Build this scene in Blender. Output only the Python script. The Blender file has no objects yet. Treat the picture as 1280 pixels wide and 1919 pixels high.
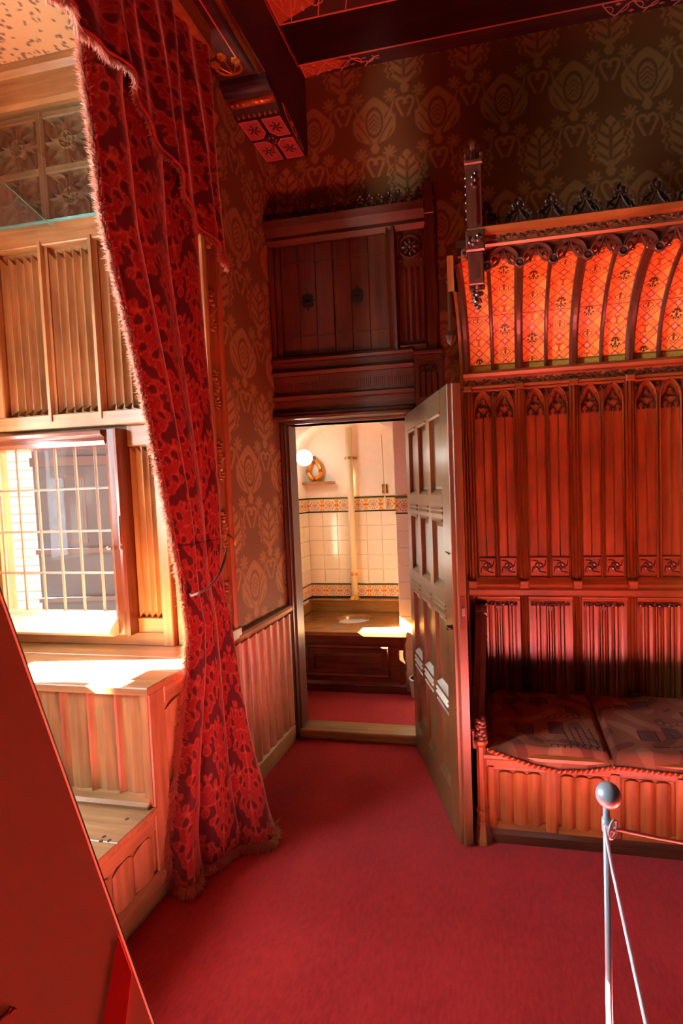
import bpy, math, random
import numpy as np
from math import pi, sin, cos, sqrt
random.seed(7); rng = np.random.default_rng(7)
S = bpy.context.scene; COL = S.collection

# ------------------------------------------------------------------ camera
F, CX, CY, H = 899.5, 790.06, 959.5, 1.60
YAW, PITCH, ROLL = -0.17910344, -0.0475125, -0.03381196
def cam_axes():
    cy, sy, cp, sp = cos(YAW), sin(YAW), cos(PITCH), sin(PITCH)
    f = np.array([sy*cp, cy*cp, sp]); r = np.array([cy, -sy, 0]); u = np.cross(r, f)
    cr, sr = cos(ROLL), sin(ROLL)
    return cr*r+sr*u, -sr*r+cr*u, f
R_, U_, F_ = cam_axes()
cam = bpy.data.cameras.new('camera'); co = bpy.data.objects.new('camera', cam); COL.objects.link(co)
from mathutils import Matrix
co.matrix_world = Matrix(((R_[0], U_[0], -F_[0], 0), (R_[1], U_[1], -F_[1], 0), (R_[2], U_[2], -F_[2], H), (0, 0, 0, 1)))
cam.sensor_fit = 'VERTICAL'; cam.sensor_height = 36; cam.sensor_width = 24
cam.lens = F/1919*36; cam.shift_x = (640-CX)/1919; cam.shift_y = (CY-959.5)/1919
cam.clip_start = 0.02
S.camera = co
C0 = np.array([0, 0, H])
def ray(x, y): return R_*((x-CX)/F) - U_*((y-CY)/F) + F_
def pZ(x, y, z=0): d = ray(x, y); return C0+(z-H)/d[2]*d
def pY(x, y, Y): d = ray(x, y); return C0+d*(Y/d[1])
def pX(x, y, X): d = ray(x, y); return C0+d*(X/d[0])

# ------------------------------------------------------------------ world, sun, window light, exposure
XL, D, YW = -1.415, 2.88, 2.118          # left wall, back wall, far wall of the window bay
XO = -2.75                               # outer wall of the window bay
w = bpy.data.worlds.new('world'); S.world = w; w.use_nodes = True
wb = w.node_tree.nodes['Background']; wb.inputs[0].default_value = (0.62, 0.78, 1.0, 1); wb.inputs[1].default_value = 0.9
def light(name, kind, energy, col, loc=(0, 0, 0), direction=(0, 0, -1), size=None):
    l = bpy.data.lights.new(name, kind); l.energy = energy; l.color = col
    o = bpy.data.objects.new(name, l); COL.objects.link(o); o.location = loc
    from mathutils import Vector
    o.rotation_euler = Vector(direction).to_track_quat('-Z', 'Y').to_euler()
    if size: l.shape = 'RECTANGLE'; l.size, l.size_y = size
    return l
sun = light('sun_offscreen', 'SUN', 680.0, (1.0, 0.93, 0.82), direction=(1, 0.135, -0.67)); sun.angle = 0.009
SKY, SKYC = 150.0, (0.72, 0.86, 1.0)            # skylight per square metre of window, the same for every window
light('window_bay_offscreen', 'AREA', SKY*0.73*1.33, SKYC, (XO-0.16, 0.485, 2.025), (1, 0, 0), (0.73, 1.33))
light('window_bay_far_offscreen', 'AREA', SKY*0.26*1.06, SKYC, (XO-0.16, 1.63, 1.77), (1, 0, 0), (0.26, 1.06))
light('window_toilet_offscreen', 'AREA', SKY*0.19*0.41, SKYC, (-1.94, 3.395, 1.145), (1, 0, 0), (0.19, 0.41))
S.view_settings.view_transform = 'Standard'; S.view_settings.look = 'None'
S.view_settings.exposure = 0.15; S.view_settings.gamma = 1.0; S.view_settings.use_curve_mapping = False
S.cycles.max_bounces = 9; S.cycles.diffuse_bounces = 6; S.cycles.transparent_max_bounces = 16
S.cycles.sample_clamp_indirect = 12; S.cycles.use_denoising = True
S.cycles.caustics_reflective = False; S.cycles.caustics_refractive = False

# ------------------------------------------------------------------ materials
def lin(c): return tuple(((x/255)/12.92 if x <= 10 else (((x/255)+0.055)/1.055)**2.4) for x in c)
class NT:
    def __init__(s, name):
        s.m = bpy.data.materials.new(name); s.m.use_nodes = True; s.t = s.m.node_tree; s.b = s.t.nodes['Principled BSDF']
        s.out = s.t.nodes['Material Output']
    def n(s, typ, **kw):
        x = s.t.nodes.new(typ)
        for k, v in kw.items(): setattr(x, k, v)
        return x
    def l(s, a, b): s.t.links.new(a, b)
    def set(s, **kw):
        for k, v in kw.items():
            k = k.replace('_', ' ')
            if k in s.b.inputs: s.b.inputs[k].default_value = v
    def ramp(s, fac, stops):
        r = s.n('ShaderNodeValToRGB'); e = r.color_ramp.elements
        while len(e) < len(stops): e.new(0.5)
        for q, (p, c) in zip(e, stops): q.position = p; q.color = (*c, 1)
        s.l(fac, r.inputs[0]); return r.outputs[0]
    def noise(s, scale, detail=4, stretch=(1, 1, 1), rough=0.55, src='Object'):
        tc = s.n('ShaderNodeTexCoord'); mp = s.n('ShaderNodeMapping'); mp.inputs['Scale'].default_value = stretch
        s.l(tc.outputs[src], mp.inputs[0]); x = s.n('ShaderNodeTexNoise'); x.inputs['Scale'].default_value = scale
        x.inputs['Detail'].default_value = detail; x.inputs['Roughness'].default_value = rough
        oi = s.n('ShaderNodeObjectInfo'); ad = s.n('ShaderNodeVectorMath', operation='ADD'); mu = s.n('ShaderNodeVectorMath', operation='SCALE')
        mu.inputs['Scale'].default_value = 7.0; s.l(oi.outputs['Random'], mu.inputs[0]); s.l(mp.outputs[0], ad.inputs[0]); s.l(mu.outputs[0], ad.inputs[1])
        s.l(ad.outputs[0], x.inputs['Vector']); return x.outputs['Fac']
    def bump(s, fac, strength=0.2, dist=0.01):
        b = s.n('ShaderNodeBump'); b.inputs['Strength'].default_value = strength; b.inputs['Distance'].default_value = dist
        s.l(fac, b.inputs['Height']); s.l(b.outputs[0], s.b.inputs['Normal'])
    def mix(s, fac, a, b, typ='MIX'):
        m = s.n('ShaderNodeMix', data_type='RGBA', blend_type=typ)
        for i, v in ((0, fac), (6, a), (7, b)):
            if hasattr(v, 'is_output'): s.l(v, m.inputs[i])
            else: m.inputs[i].default_value = v if i == 0 else (*v, 1)
        return m.outputs[2]
    def attr(s, name): a = s.n('ShaderNodeAttribute', attribute_name=name); return a
MATS = {}
def wood(name, dark, light_, rough=0.42, axis='Z', spec=0.5, coat=0.0, scale=1.0):
    N = NT(name); st = {'Z': (34, 34, 2.2), 'X': (2.2, 34, 34), 'Y': (34, 2.2, 34)}[axis]
    f1 = N.noise(1.1*scale, 6, st); f2 = N.noise(2.2, 3, (1.5, 1.5, 1.5))
    c = N.ramp(f1, [(0.3, dark), (0.72, light_)]); c2 = N.mix(0.35, c, N.ramp(f2, [(0.3, tuple(x*0.6 for x in dark)), (0.7, light_)]))
    N.l(c2, N.b.inputs['Base Color']); N.set(Roughness=rough, Coat_Weight=coat, Coat_Roughness=0.2)
    N.b.inputs['Specular IOR Level'].default_value = spec
    N.bump(f1, 0.12, 0.004); MATS[name] = N.m; return N.m
for ax in 'XYZ':
    wood('oak_dark_'+ax, lin((50, 25, 14)), lin((94, 54, 30)), 0.36, ax, 0.5, 0.15)
    wood('oak_pale_'+ax, lin((116, 80, 44)), lin((178, 136, 86)), 0.42, ax, 0.5, 0.1)
    wood('oak_door_'+ax, lin((76, 54, 27)), lin((118, 88, 48)), 0.34, ax, 0.5, 0.2)
wood('oak_settle_X', lin((94, 54, 24)), lin((164, 104, 46)), 0.34, 'X', 0.5, 0.2)
wood('oak_settle_Z', lin((94, 54, 24)), lin((164, 104, 46)), 0.34, 'Z', 0.5, 0.2)
wood('oak_carved', lin((54, 32, 24)), lin((96, 62, 44)), 0.3, 'Z', 0.6, 0.3)
wood('mahogany_X', lin((66, 28, 14)), lin((112, 54, 28)), 0.25, 'X', 0.5, 0.4)
wood('mahogany_Z', lin((66, 28, 14)), lin((112, 54, 28)), 0.25, 'Z', 0.5, 0.4)
wood('lid_wood', lin((118, 72, 30)), lin((168, 112, 52)), 0.24, 'X', 0.5, 0.4)
wood('beam_paint', lin((44, 20, 18)), lin((78, 36, 30)), 0.6, 'X')
def plain(name, col, rough=0.5, metal=0.0, var=0.0, bump=0.0, bscale=60, **kw):
    N = NT(name); N.set(Roughness=rough, Metallic=metal, **kw)
    f = N.noise(bscale, 4)
    N.l(N.ramp(f, [(0.3, tuple(x*(1-var) for x in col)), (0.7, col)]), N.b.inputs['Base Color'])
    if bump: N.bump(f, bump, 0.004)
    MATS[name] = N.m; return N
plain('gilt', lin((214, 140, 46)), 0.34, 0.7, 0.25)
plain('pink_line', lin((206, 120, 104)), 0.6)
plain('pink_paint', lin((168, 84, 78)), 0.6, 0, 0.3, 0, 25)
plain('orange_paint', lin((186, 92, 36)), 0.6, 0, 0.3)
plain('dark_paint', lin((44, 22, 24)), 0.55)
plain('slate_paint', lin((60, 56, 62)), 0.6)
plain('ceiling_red', lin((112, 40, 34)), 0.65, 0, 0.35, 0, 6)
plain('plaster', lin((238, 230, 208)), 0.8, 0, 0.05, 0.1, 20)
plain('tile_glaze', lin((236, 228, 200)), 0.12, 0, 0.05, 0, 8)
plain('grout', lin((196, 186, 158)), 0.8)
plain('tile_dark', lin((34, 40, 34)), 0.15)
plain('tile_green', lin((176, 164, 72)), 0.15)
plain('pipe_cream', lin((232, 218, 176)), 0.32)
plain('brass', lin((206, 160, 76)), 0.28, 0.9)
plain('porcelain', lin((240, 238, 230)), 0.1)
plain('gold_lustre', lin((224, 138, 36)), 0.2, 0.35, 0.2)
plain('bronze_flower', lin((118, 78, 50)), 0.35, 0.4)
plain('lead', lin((150, 152, 150)), 0.5, 0.2)
plain('iron', lin((52, 50, 50)), 0.4, 0.8)
plain('steel', lin((190, 190, 186)), 0.25, 0.9)
plain('post_grey', lin((150, 176, 182)), 0.3, 0.15)
plain('cord_white', lin((226, 226, 228)), 0.7)
plain('board_salmon', lin((244, 192, 152)), 0.6)
plain('board_red', lin((220, 44, 18)), 0.6)
plain('board_ink', lin((148, 84, 62)), 0.6)
plain('white_paint', lin((236, 236, 232)), 0.35)
plain('bin_grey', lin((206, 186, 170)), 0.5)
plain('cord_brown', lin((92, 56, 36)), 0.7)
plain('wall_brown', lin((78, 48, 28)), 0.8)
plain('outer_pale', lin((236, 230, 214)), 0.85, 0, 0.15, 0.2, 3)
plain('outer_joint', lin((206, 200, 184)), 0.9)
plain('outer_dark', lin((54, 68, 82)), 0.8, 0, 0.3, 0, 2)
plain('house_brick', lin((142, 84, 62)), 0.85, 0, 0.2)
plain('stain', lin((60, 50, 38)), 0.8)
# carpet
def carpet(name, c1, c2):
    N = NT(name); f = N.noise(2.2, 5, rough=0.6); g = N.noise(420, 2); h = N.noise(90, 3, (1, 0.35, 1))
    c = N.mix(N.ramp(f, [(0.35, (0, 0, 0)), (0.7, (1, 1, 1))]), c1, c2)
    N.l(N.mix(0.35, c, N.ramp(h, [(0.3, tuple(x*0.55 for x in c1)), (0.7, c2)])), N.b.inputs['Base Color'])
    N.set(Roughness=0.95, Sheen_Weight=0.5, Sheen_Roughness=0.4); N.b.inputs['Specular IOR Level'].default_value = 0.1
    N.b.inputs['Sheen Tint'].default_value = (1, 0.35, 0.42, 1)
    N.bump(g, 0.5, 0.006); MATS[name] = N.m
carpet('carpet', lin((152, 27, 24)), lin((184, 41, 36)))
# flat printed / woven patterns come in as a colour attribute computed below
def painted(name, rough=0.6, sheen=0.0, bump=0.1, bscale=300, spec=0.3, coat=0.0):
    N = NT(name); a = N.attr('paint'); f = N.noise(bscale, 3)
    N.l(N.mix(0.25, a.outputs['Color'], N.mix(f, (0.25, 0.25, 0.25), (1, 1, 1)), 'MULTIPLY'), N.b.inputs['Base Color'])
    N.set(Roughness=rough, Sheen_Weight=sheen, Sheen_Roughness=0.35, Coat_Weight=coat); N.b.inputs['Specular IOR Level'].default_value = spec
    N.b.inputs['Sheen Tint'].default_value = (1, 0.5, 0.4, 1)
    if bump: N.bump(f, bump, 0.003)
    MATS[name] = N.m; return N
painted('wallpaper', 0.62, 0.0, 0.15)
painted('velvet', 0.75, 0.6, 0.1, 500, 0.2)
painted('tapestry', 0.85, 0.1, 0.4, 600, 0.15)
painted('painted_board', 0.45, 0, 0.05, 80, 0.4)
painted('glazed_print', 0.14, 0, 0.0, 80, 0.5)
# fringe: thin silk threads let light through
N = NT('fringe_silk'); N.set(Roughness=0.6); N.b.inputs['Base Color'].default_value = (*lin((186, 96, 76)), 1)
tr = N.n('ShaderNodeBsdfTranslucent'); tr.inputs[0].default_value = (*lin((244, 200, 172)), 1)
ms = N.n('ShaderNodeMixShader'); ms.inputs[0].default_value = 0.5; N.l(N.b.outputs[0], ms.inputs[1]); N.l(tr.outputs[0], ms.inputs[2]); N.l(ms.outputs[0], N.out.inputs[0]); MATS['fringe_silk'] = N.m
plain('braid_red', lin((150, 34, 22)), 0.8, 0, 0.4, 0.3, 200)
# panes
def pane(name, dust, tint, gloss=0.12):
    N = NT(name); t = N.n('ShaderNodeBsdfTransparent'); t.inputs[0].default_value = (*tint, 1)
    g = N.n('ShaderNodeBsdfGlossy'); g.inputs['Roughness'].default_value = 0.03
    d = N.n('ShaderNodeBsdfDiffuse'); d.inputs[0].default_value = (0.8, 0.85, 0.85, 1)
    m1 = N.n('ShaderNodeMixShader'); m1.inputs[0].default_value = gloss; N.l(t.outputs[0], m1.inputs[1]); N.l(g.outputs[0], m1.inputs[2])
    f = N.noise(260, 2); r = N.ramp(f, [(0.5, (dust*0.4,)*3), (0.75, (dust,)*3)])
    m2 = N.n('ShaderNodeMixShader'); N.l(r, m2.inputs[0]); N.l(m1.outputs[0], m2.inputs[1]); N.l(d.outputs[0], m2.inputs[2]); N.l(m2.outputs[0], N.out.inputs[0]); MATS[name] = N.m
pane('dusty_glass', 0.01, (0.9, 0.95, 0.95), 0.004); pane('clear_sheet', 0.012, (0.86, 0.95, 0.96), 0.07)
N = NT('glass_edge'); N.set(Roughness=0.1, Transmission_Weight=0.3); N.b.inputs['Base Color'].default_value = (*lin((120, 205, 200)), 1); MATS['glass_edge'] = N.m
N = NT('lamp_glow'); N.b.inputs['Emission Color'].default_value = (1, 0.96, 0.88, 1); N.b.inputs['Emission Strength'].default_value = 14.0; MATS['lamp_glow'] = N.m

# ------------------------------------------------------------------ mesh builder
def FB(Y): return lambda p: np.stack([p[:, 0], Y-p[:, 2], p[:, 1]], 1)      # faces the camera side (-Y): u=X v=Z n=out
def FL(X): return lambda p: np.stack([X+p[:, 2], p[:, 0], p[:, 1]], 1)      # faces +X: u=Y v=Z n=out
def FD(Z): return lambda p: np.stack([p[:, 0], p[:, 1], Z-p[:, 2]], 1)      # faces down: u=X v=Y n=down
def FU(Z): return lambda p: np.stack([p[:, 0], p[:, 1], Z+p[:, 2]], 1)
ID = lambda p: p
class MB:
    def __init__(s, fr=ID): s.v = []; s.f = []; s.k = 0; s.fr = fr; s.cols = None
    def add(s, v, f):
        v = np.asarray(v, float).reshape(-1, 3); s.v.append(s.fr(v)); s.f += [tuple(i+s.k for i in q) for q in f]; s.k += len(v); return s
    def box(s, u0, u1, v0, v1, n0, n1, c=0.0):
        if c <= 0:
            p = [(u0, v0, n0), (u1, v0, n0), (u1, v1, n0), (u0, v1, n0), (u0, v0, n1), (u1, v0, n1), (u1, v1, n1), (u0, v1, n1)]
            return s.add(p, [(0, 3, 2, 1), (4, 5, 6, 7), (0, 1, 5, 4), (1, 2, 6, 5), (2, 3, 7, 6), (3, 0, 4, 7)])
        p = []
        for (a, n) in ((0, n0), (0, n1-c), (c, n1)): p += [(u0+a, v0+a, n), (u1-a, v0+a, n), (u1-a, v1-a, n), (u0+a, v1-a, n)]
        f = [(0, 3, 2, 1), (8, 9, 10, 11)]
        for k in (0, 4):
            for i in range(4): j = (i+1) % 4; f.append((k+i, k+j, k+4+j, k+4+i))
        return s.add(p, f)
    def frustum(s, u0, u1, v0, v1, n0, n1, i):      # raised / sunk bevelled field
        p = [(u0, v0, n0), (u1, v0, n0), (u1, v1, n0), (u0, v1, n0), (u0+i, v0+i, n1), (u1-i, v0+i, n1), (u1-i, v1-i, n1), (u0+i, v1-i, n1)]
        return s.add(p, [(4, 5, 6, 7), (0, 1, 5, 4), (1, 2, 6, 5), (2, 3, 7, 6), (3, 0, 4, 7), (0, 3, 2, 1)])
    def prof_u(s, prof, u0, u1):                    # profile [(v,n)] run along u
        m = len(prof); p = [(u0, v, n) for v, n in prof]+[(u1, v, n) for v, n in prof]
        return s.add(p, [(i, (i+1) % m, m+(i+1) % m, m+i) for i in range(m)]+[tuple(range(m))[::-1], tuple(range(m, 2*m))])
    def prof_v(s, prof, v0, v1):                    # profile [(u,n)] run along v
        m = len(prof); p = [(u, v0, n) for u, n in prof]+[(u, v1, n) for u, n in prof]
        return s.add(p, [(i, (i+1) % m, m+(i+1) % m, m+i) for i in range(m)]+[tuple(range(m))[::-1], tuple(range(m, 2*m))])
    def poly(s, pts, n0, n1):                       # outline [(u,v)] given thickness
        m = len(pts); p = [(u, v, n0) for u, v in pts]+[(u, v, n1) for u, v in pts]
        return s.add(p, [(i, (i+1) % m, m+(i+1) % m, m+i) for i in range(m)]+[tuple(range(m))[::-1], tuple(range(m, 2*m))])
    def ribbon(s, pts, w, n0, n1, closed=False, c=None):   # moulded bar following a path in the u,v plane
        P = np.asarray(pts, float); m = len(P); c = (n1-n0)*0.45 if c is None else c
        T = np.roll(P, -1, 0)-np.roll(P, 1, 0) if closed else np.gradient(P, axis=0)
        T /= np.linalg.norm(T, axis=1)[:, None]+1e-9; Nn = np.stack([-T[:, 1], T[:, 0]], 1)*w/2
        V = []
        for i in range(m):
            a, b = P[i]-Nn[i], P[i]+Nn[i]; q = P[i]
            V += [(a[0], a[1], n0), (a[0], a[1], n1-c), (q[0], q[1], n1), (b[0], b[1], n1-c), (b[0], b[1], n0)]
        f = []
        for i in range(m if closed else m-1):
            j = (i+1) % m
            for k in range(4): f.append((5*i+k, 5*j+k, 5*j+k+1, 5*i+k+1))
        if not closed: f += [tuple(range(5)), tuple(range(5*m-1, 5*m-6, -1))]
        return s.add(V, f)
    def tube(s, pts, r, seg=8, closed=False):
        P = np.asarray(pts, float); m = len(P); r = np.broadcast_to(np.asarray(r, float), (m,))
        T = np.roll(P, -1, 0)-np.roll(P, 1, 0) if closed else np.gradient(P, axis=0)
        T /= np.linalg.norm(T, axis=1)[:, None]+1e-9
        a = np.array([0, 0, 1.]) if abs(T[0][2]) < 0.9 else np.array([1., 0, 0]); V = []
        for i in range(m):
            x = np.cross(T[i], a); x /= np.linalg.norm(x)+1e-9; y = np.cross(T[i], x); a = -y if False else a
            for k in range(seg): t = 2*pi*k/seg; V.append(P[i]+r[i]*(cos(t)*x+sin(t)*y))
        f = []
        for i in range(m if closed else m-1):
            j = (i+1) % m
            for k in range(seg): l = (k+1) % seg; f.append((seg*i+k, seg*j+k, seg*j+l, seg*i+l))
        if not closed: f += [tuple(range(seg)), tuple(range(seg*m-1, seg*(m-1)-1, -1))]
        return s.add(V, f)
    def lathe(s, c, prof, seg=12, axis=1):          # prof [(r,h)] about the v axis (axis=1) or n axis (axis=2)
        V = []; m = len(prof)
        for r, h in prof:
            for k in range(seg):
                t = 2*pi*k/seg+pi/seg
                V.append((c[0]+r*cos(t), c[1]+h, c[2]+r*sin(t)) if axis == 1 else (c[0]+r*cos(t), c[1]+r*sin(t), c[2]+h))
        f = []
        for i in range(m-1):
            for k in range(seg): l = (k+1) % seg; f.append((seg*i+k, seg*i+l, seg*(i+1)+l, seg*(i+1)+k))
        f += [tuple(range(seg))[::-1], tuple(range(seg*(m-1), seg*m))]
        return s.add(V, f)
    def blob(s, c, r, rot=0.0, seg=8, rings=5):
        V = []; ca, sa = cos(rot), sin(rot)
        for i in range(rings+1):
            th = pi*i/rings
            for k in range(seg):
                ph = 2*pi*k/seg; x, y, z = r[0]*sin(th)*cos(ph), r[1]*cos(th), r[2]*sin(th)*sin(ph)
                V.append((c[0]+x*ca-y*sa, c[1]+x*sa+y*ca, c[2]+z))
        f = [(seg*i+k, seg*(i+1)+k, seg*(i+1)+(k+1) % seg, seg*i+(k+1) % seg) for i in range(rings) for k in range(seg)]
        return s.add(V, f)
    def grid(s, P):                                 # P [rows, cols, 3]
        P = np.asarray(P, float); r, c = P.shape[:2]; i = np.arange(r*c).reshape(r, c)
        q = np.stack([i[:-1, :-1], i[:-1, 1:], i[1:, 1:], i[1:, :-1]], -1).reshape(-1, 4)
        return s.add(P.reshape(-1, 3), [tuple(x) for x in q.tolist()])
    def linen(s, u0, u1, v0, v1, n0, d, k, sc, style='flute', m=8):
        us = np.linspace(u0, u1, k*m+1); t = (us-u0)/(u1-u0)*k; fr = t-np.floor(t); fr[-1] = 1
        if style == 'flute': e = np.abs(2*fr-1)**1.7; h = d*(0.12+0.88*e)
        elif style == 'lobe': e = np.sin(pi*fr)**0.8; h = d*(0.25+0.75*e)
        elif style == 'boards': e = 1-np.exp(-((np.minimum(fr, 1-fr))/0.035)**2); h = d*(0.3+0.7*e); h = np.where(np.minimum(fr, 1-fr) < 1e-6, d*1.6, h)
        else:                                        # 'fold': flats parted by fine grooves
            q = (us-u0)/(u1-u0); e = np.ones_like(q)
            for g in (0.14, 0.235, 0.405, 0.46, 0.54, 0.595, 0.765, 0.86): e = np.minimum(e, 1-0.95*np.exp(-((q-g)/0.0085)**2))
            for a, b in ((0.14, 0.235), (0.405, 0.46), (0.54, 0.595), (0.765, 0.86)): e = np.where((q > a) & (q < b), e*0.72, e)
            h = d*np.clip(e*(0.9+0.1*np.cos(q*2*pi*6)), 0.05, 1)
        top = v1-sc*(1-e); bot = v0+sc*(1-e)
        if style == 'boards' or style == 'fold': top = np.full_like(us, v1); bot = np.full_like(us, v0)
        if style == 'lobe': bot = np.full_like(us, v0)
        V = []
        for a, b, c, hh in zip(us, bot, top, h): V += [(a, b, n0), (a, b, n0+hh), (a, c, n0+hh), (a, c, n0)]
        f = []
        for i in range(len(us)-1):
            for q in range(3): f.append((4*i+q, 4*i+4+q, 4*i+5+q, 4*i+1+q))
        return s.add(V, f)
    def mesh(s, name, off=(0, 0, 0), smooth=False):
        me = bpy.data.meshes.new(name); V = np.concatenate(s.v)-np.asarray(off, float)
        me.from_pydata(V.tolist(), [], s.f)
        if s.cols is not None:
            a = me.color_attributes.new('paint', 'FLOAT_COLOR', 'POINT'); c = np.ones((len(V), 4), np.float32); c[:, :3] = s.cols; a.data.foreach_set('color', c.ravel())
        if smooth: me.polygons.foreach_set('use_smooth', [True]*len(me.polygons))
        return me
ORG = {}
def obj(name, mb, mat, parent=None, smooth=False, at=None):
    off = ORG.get(parent.name, np.zeros(3)) if parent else (np.zeros(3) if at is None else np.asarray(at, float))
    o = bpy.data.objects.new(name, mb.mesh(name, off, smooth)); o.data.materials.append(MATS[mat]); COL.objects.link(o)
    if parent: o.parent = parent; ORG[o.name] = off
    else: o.location = off; ORG[o.name] = off
    return o
def piece(name, me, parent, loc):                    # a repeat that shares mesh data
    o = bpy.data.objects.new(name, me); COL.objects.link(o); o.parent = parent; o.location = np.asarray(loc, float)-ORG[parent.name]; ORG[o.name] = np.asarray(loc, float); return o
def tag(o, label, cat, group=None, kind=None):
    o['label'] = label; o['category'] = cat
    if group: o['group'] = group
    if kind: o['kind'] = kind
    return o
def thing(name, label, cat, loc, group=None, kind=None):
    o = bpy.data.objects.new(name, None); COL.objects.link(o); o.location = loc; o.empty_display_size = 0.05; ORG[o.name] = np.asarray(loc, float)
    return tag(o, label, cat, group, kind)
def struct(name, mb, mat, label, cat, smooth=False): return tag(obj(name, mb, mat, None, smooth), label, cat, None, 'structure')
def arc(cx, cy, r, a0, a1, n=12, ry=None): t = np.radians(np.linspace(a0, a1, n)); return np.stack([cx+r*np.cos(t), cy+(ry or r)*np.sin(t)], 1)
def pointed(u0, u1, v0, v1, n=8):                    # pointed arch path from springing to springing
    w = u1-u0; h = v1-v0; um = (u0+u1)/2; t = np.linspace(0, 1, n)
    L = np.stack([u0+(w/2)*(1-np.cos(t*pi/2))**1.0, v0+h*np.sin(t*pi/2)**0.9], 1)
    L = np.stack([u0+(w/2)*t**1.7, v0+h*(1-(1-t)**1.5)], 1)
    Rr = L[::-1].copy(); Rr[:, 0] = 2*um-Rr[:, 0]; return np.concatenate([L, Rr[1:]])
def bez(p0, p1, p2, p3, n=10):
    t = np.linspace(0, 1, n)[:, None]; p0, p1, p2, p3 = map(np.array, (p0, p1, p2, p3)); return (1-t)**3*p0+3*(1-t)**2*t*p1+3*(1-t)*t*t*p2+t**3*p3

# ------------------------------------------------------------------ damask pattern (flat print)
PW, PH = 0.38, 0.64
def damask(u, v, uA, vA):
    def wrap(a, p): return (a+p/2) % p-p/2
    m = np.zeros_like(u, bool)
    for typ, uo, vo in ((0, uA, vA), (1, uA+PW/2, vA+PH/2)):
        x = wrap(u-uo, PW); y = wrap(v-vo, PH); ax = np.abs(x)
        t = np.clip((y+0.13)/0.27, 0, 1); th = np.arctan2(y, ax)
        if typ == 0:
            hw = 0.132*np.sin(pi*t**0.72)**0.75; b = (ax < hw)
            e = (x/0.05)**2+((y+0.005)/0.08)**2
            b &= ~((e > 0.72) & (e < 1.25)); b &= ~((e >= 1.5) & (np.sin((ax*1.5-y)*95) > 0.72) & (ax < hw*0.86) & (y < 0.05))
            b &= ~((e < 0.5) & (np.abs(np.sin((ax+y)*120)) > 0.8)); b |= (np.abs(ax-0.12) < 0.012) & (np.abs(y+0.01) < 0.035)
        else:
            hw = 0.112*np.sin(pi*t**0.7)**0.6*(1+0.09*np.cos(t*38)); b = (ax < hw)
            b &= ~((np.sin((y-0.75*ax)*105) > 0.55) & (ax < hw*0.62) & (ax > 0.012)); b &= ~((ax < 0.008) & (y > -0.1) & (y < 0.08))
            b &= ~((np.hypot(ax-hw*0.8, np.sin(t*38+1)*0.01) < 0.011))
        for fx, fy in ((0.088, -0.185),):
            r = np.hypot(ax-fx, y-fy); a = np.arctan2(y-fy, ax-fx); f = r < 0.036+0.008*np.cos(8*a)
            f &= ~((np.sin(7*a) > 0.7) & (r > 0.012)); b |= f
        b |= (ax < 0.03-np.abs(y+0.155)*0.6) & (np.abs(y+0.155) < 0.03)
        r1 = np.hypot(ax-0.026, y+0.235); b |= (np.abs(r1-0.024) < 0.0085) & (y > -0.25)
        b |= (np.abs(ax-np.clip(0.05*((y+0.345)/0.1), 0, 1)) < 0.0085) & (y < -0.245) & (y > -0.335)
        b |= (np.abs(ax-0.085+0.3*np.abs(y+0.27)) < 0.006) & (np.abs(y+0.27) < 0.05)
        m |= b
    return m
WG, WM = np.array(lin((114, 73, 34))), np.array(lin((153, 114, 65)))
def papered(name, fr, u0, u1, v0, v1, step, uA, vA, parent, n=0.003):
    us = np.linspace(u0, u1, max(2, int((u1-u0)/step))); vs = np.linspace(v0, v1, max(2, int((v1-v0)/step)))
    A, B = np.meshgrid(us, vs); mb = MB(fr); mb.grid(np.stack([A, B, np.full_like(A, n)], -1))
    ss = np.zeros(A.shape); 
    for du in (-0.3, 0.3):
        for dv in (-0.3, 0.3): ss += damask(A+du*step, B+dv*step, uA, vA)
    ss = (ss/4)[..., None]; mb.cols = (WG*(1-ss)+WM*ss).reshape(-1, 3)
    return obj(name, mb, 'wallpaper', parent)

# ================================================================== ROOM SHELL
m = MB(); m.box(XO-0.3, 3.2, -3.5, D, -0.06, 0.0); struct('floor', m, 'carpet', 'crimson wall-to-wall carpet of the panelled room', 'floor')
fl = MB(); fl.box(-1.9, -0.1, D+0.005, 4.2, -0.06, 0.055); struct('floor_toilet', fl, 'carpet', 'red carpet inside the small toilet room', 'floor')
DX0, DX1, DZ = -1.375, -0.60, 2.035
wbk = MB(); wbk.box(XL-0.5, DX0, D, D+0.1, 0, 4.5); wbk.box(DX0, DX1, D, D+0.1, DZ, 4.5); wbk.box(DX1, 3.2, D, D+0.1, 0, 4.5)
wall_back = struct('wall_back', wbk, 'wall_brown', 'dim back wall papered with an olive and gold damask', 'wall')
papered('wallpaper', FB(D), XL, 1.45, 2.3, 4.12, 0.0058, 0.032, 3.79, wall_back)
papered('wallpaper', FB(D), DX1+0.1, 0.0, 0.0, 2.3, 0.012, 0.032, 3.79, wall_back)
wl = MB(); wl.box(XL-0.1, XL, YW+0.06, D, 0, 3.9); wl.box(XL-0.1, XL, -3.5, -0.75, 0, 4.5); wl.box(XL-0.08, XL-0.004, -0.75, YW+0.06, 3.60, 4.5); wl.box(XL-0.1, XL, YW+0.06, D, 3.9, 4.5)
wall_left = struct('wall_left', wl, 'wall_brown', 'left wall with tan damask paper between the bay opening and the corner', 'wall')
papered('wallpaper', FL(XL), 2.25, D, 0.88, 3.74, 0.0042, 2.468, 1.737, wall_left)
r = MB(); r.box(3.2, 3.3, -3.5, D+0.1, 0, 4.5)
struct('wall_right', r, 'wall_brown', 'brown right-hand wall of the room out beyond the settle', 'wall')
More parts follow.
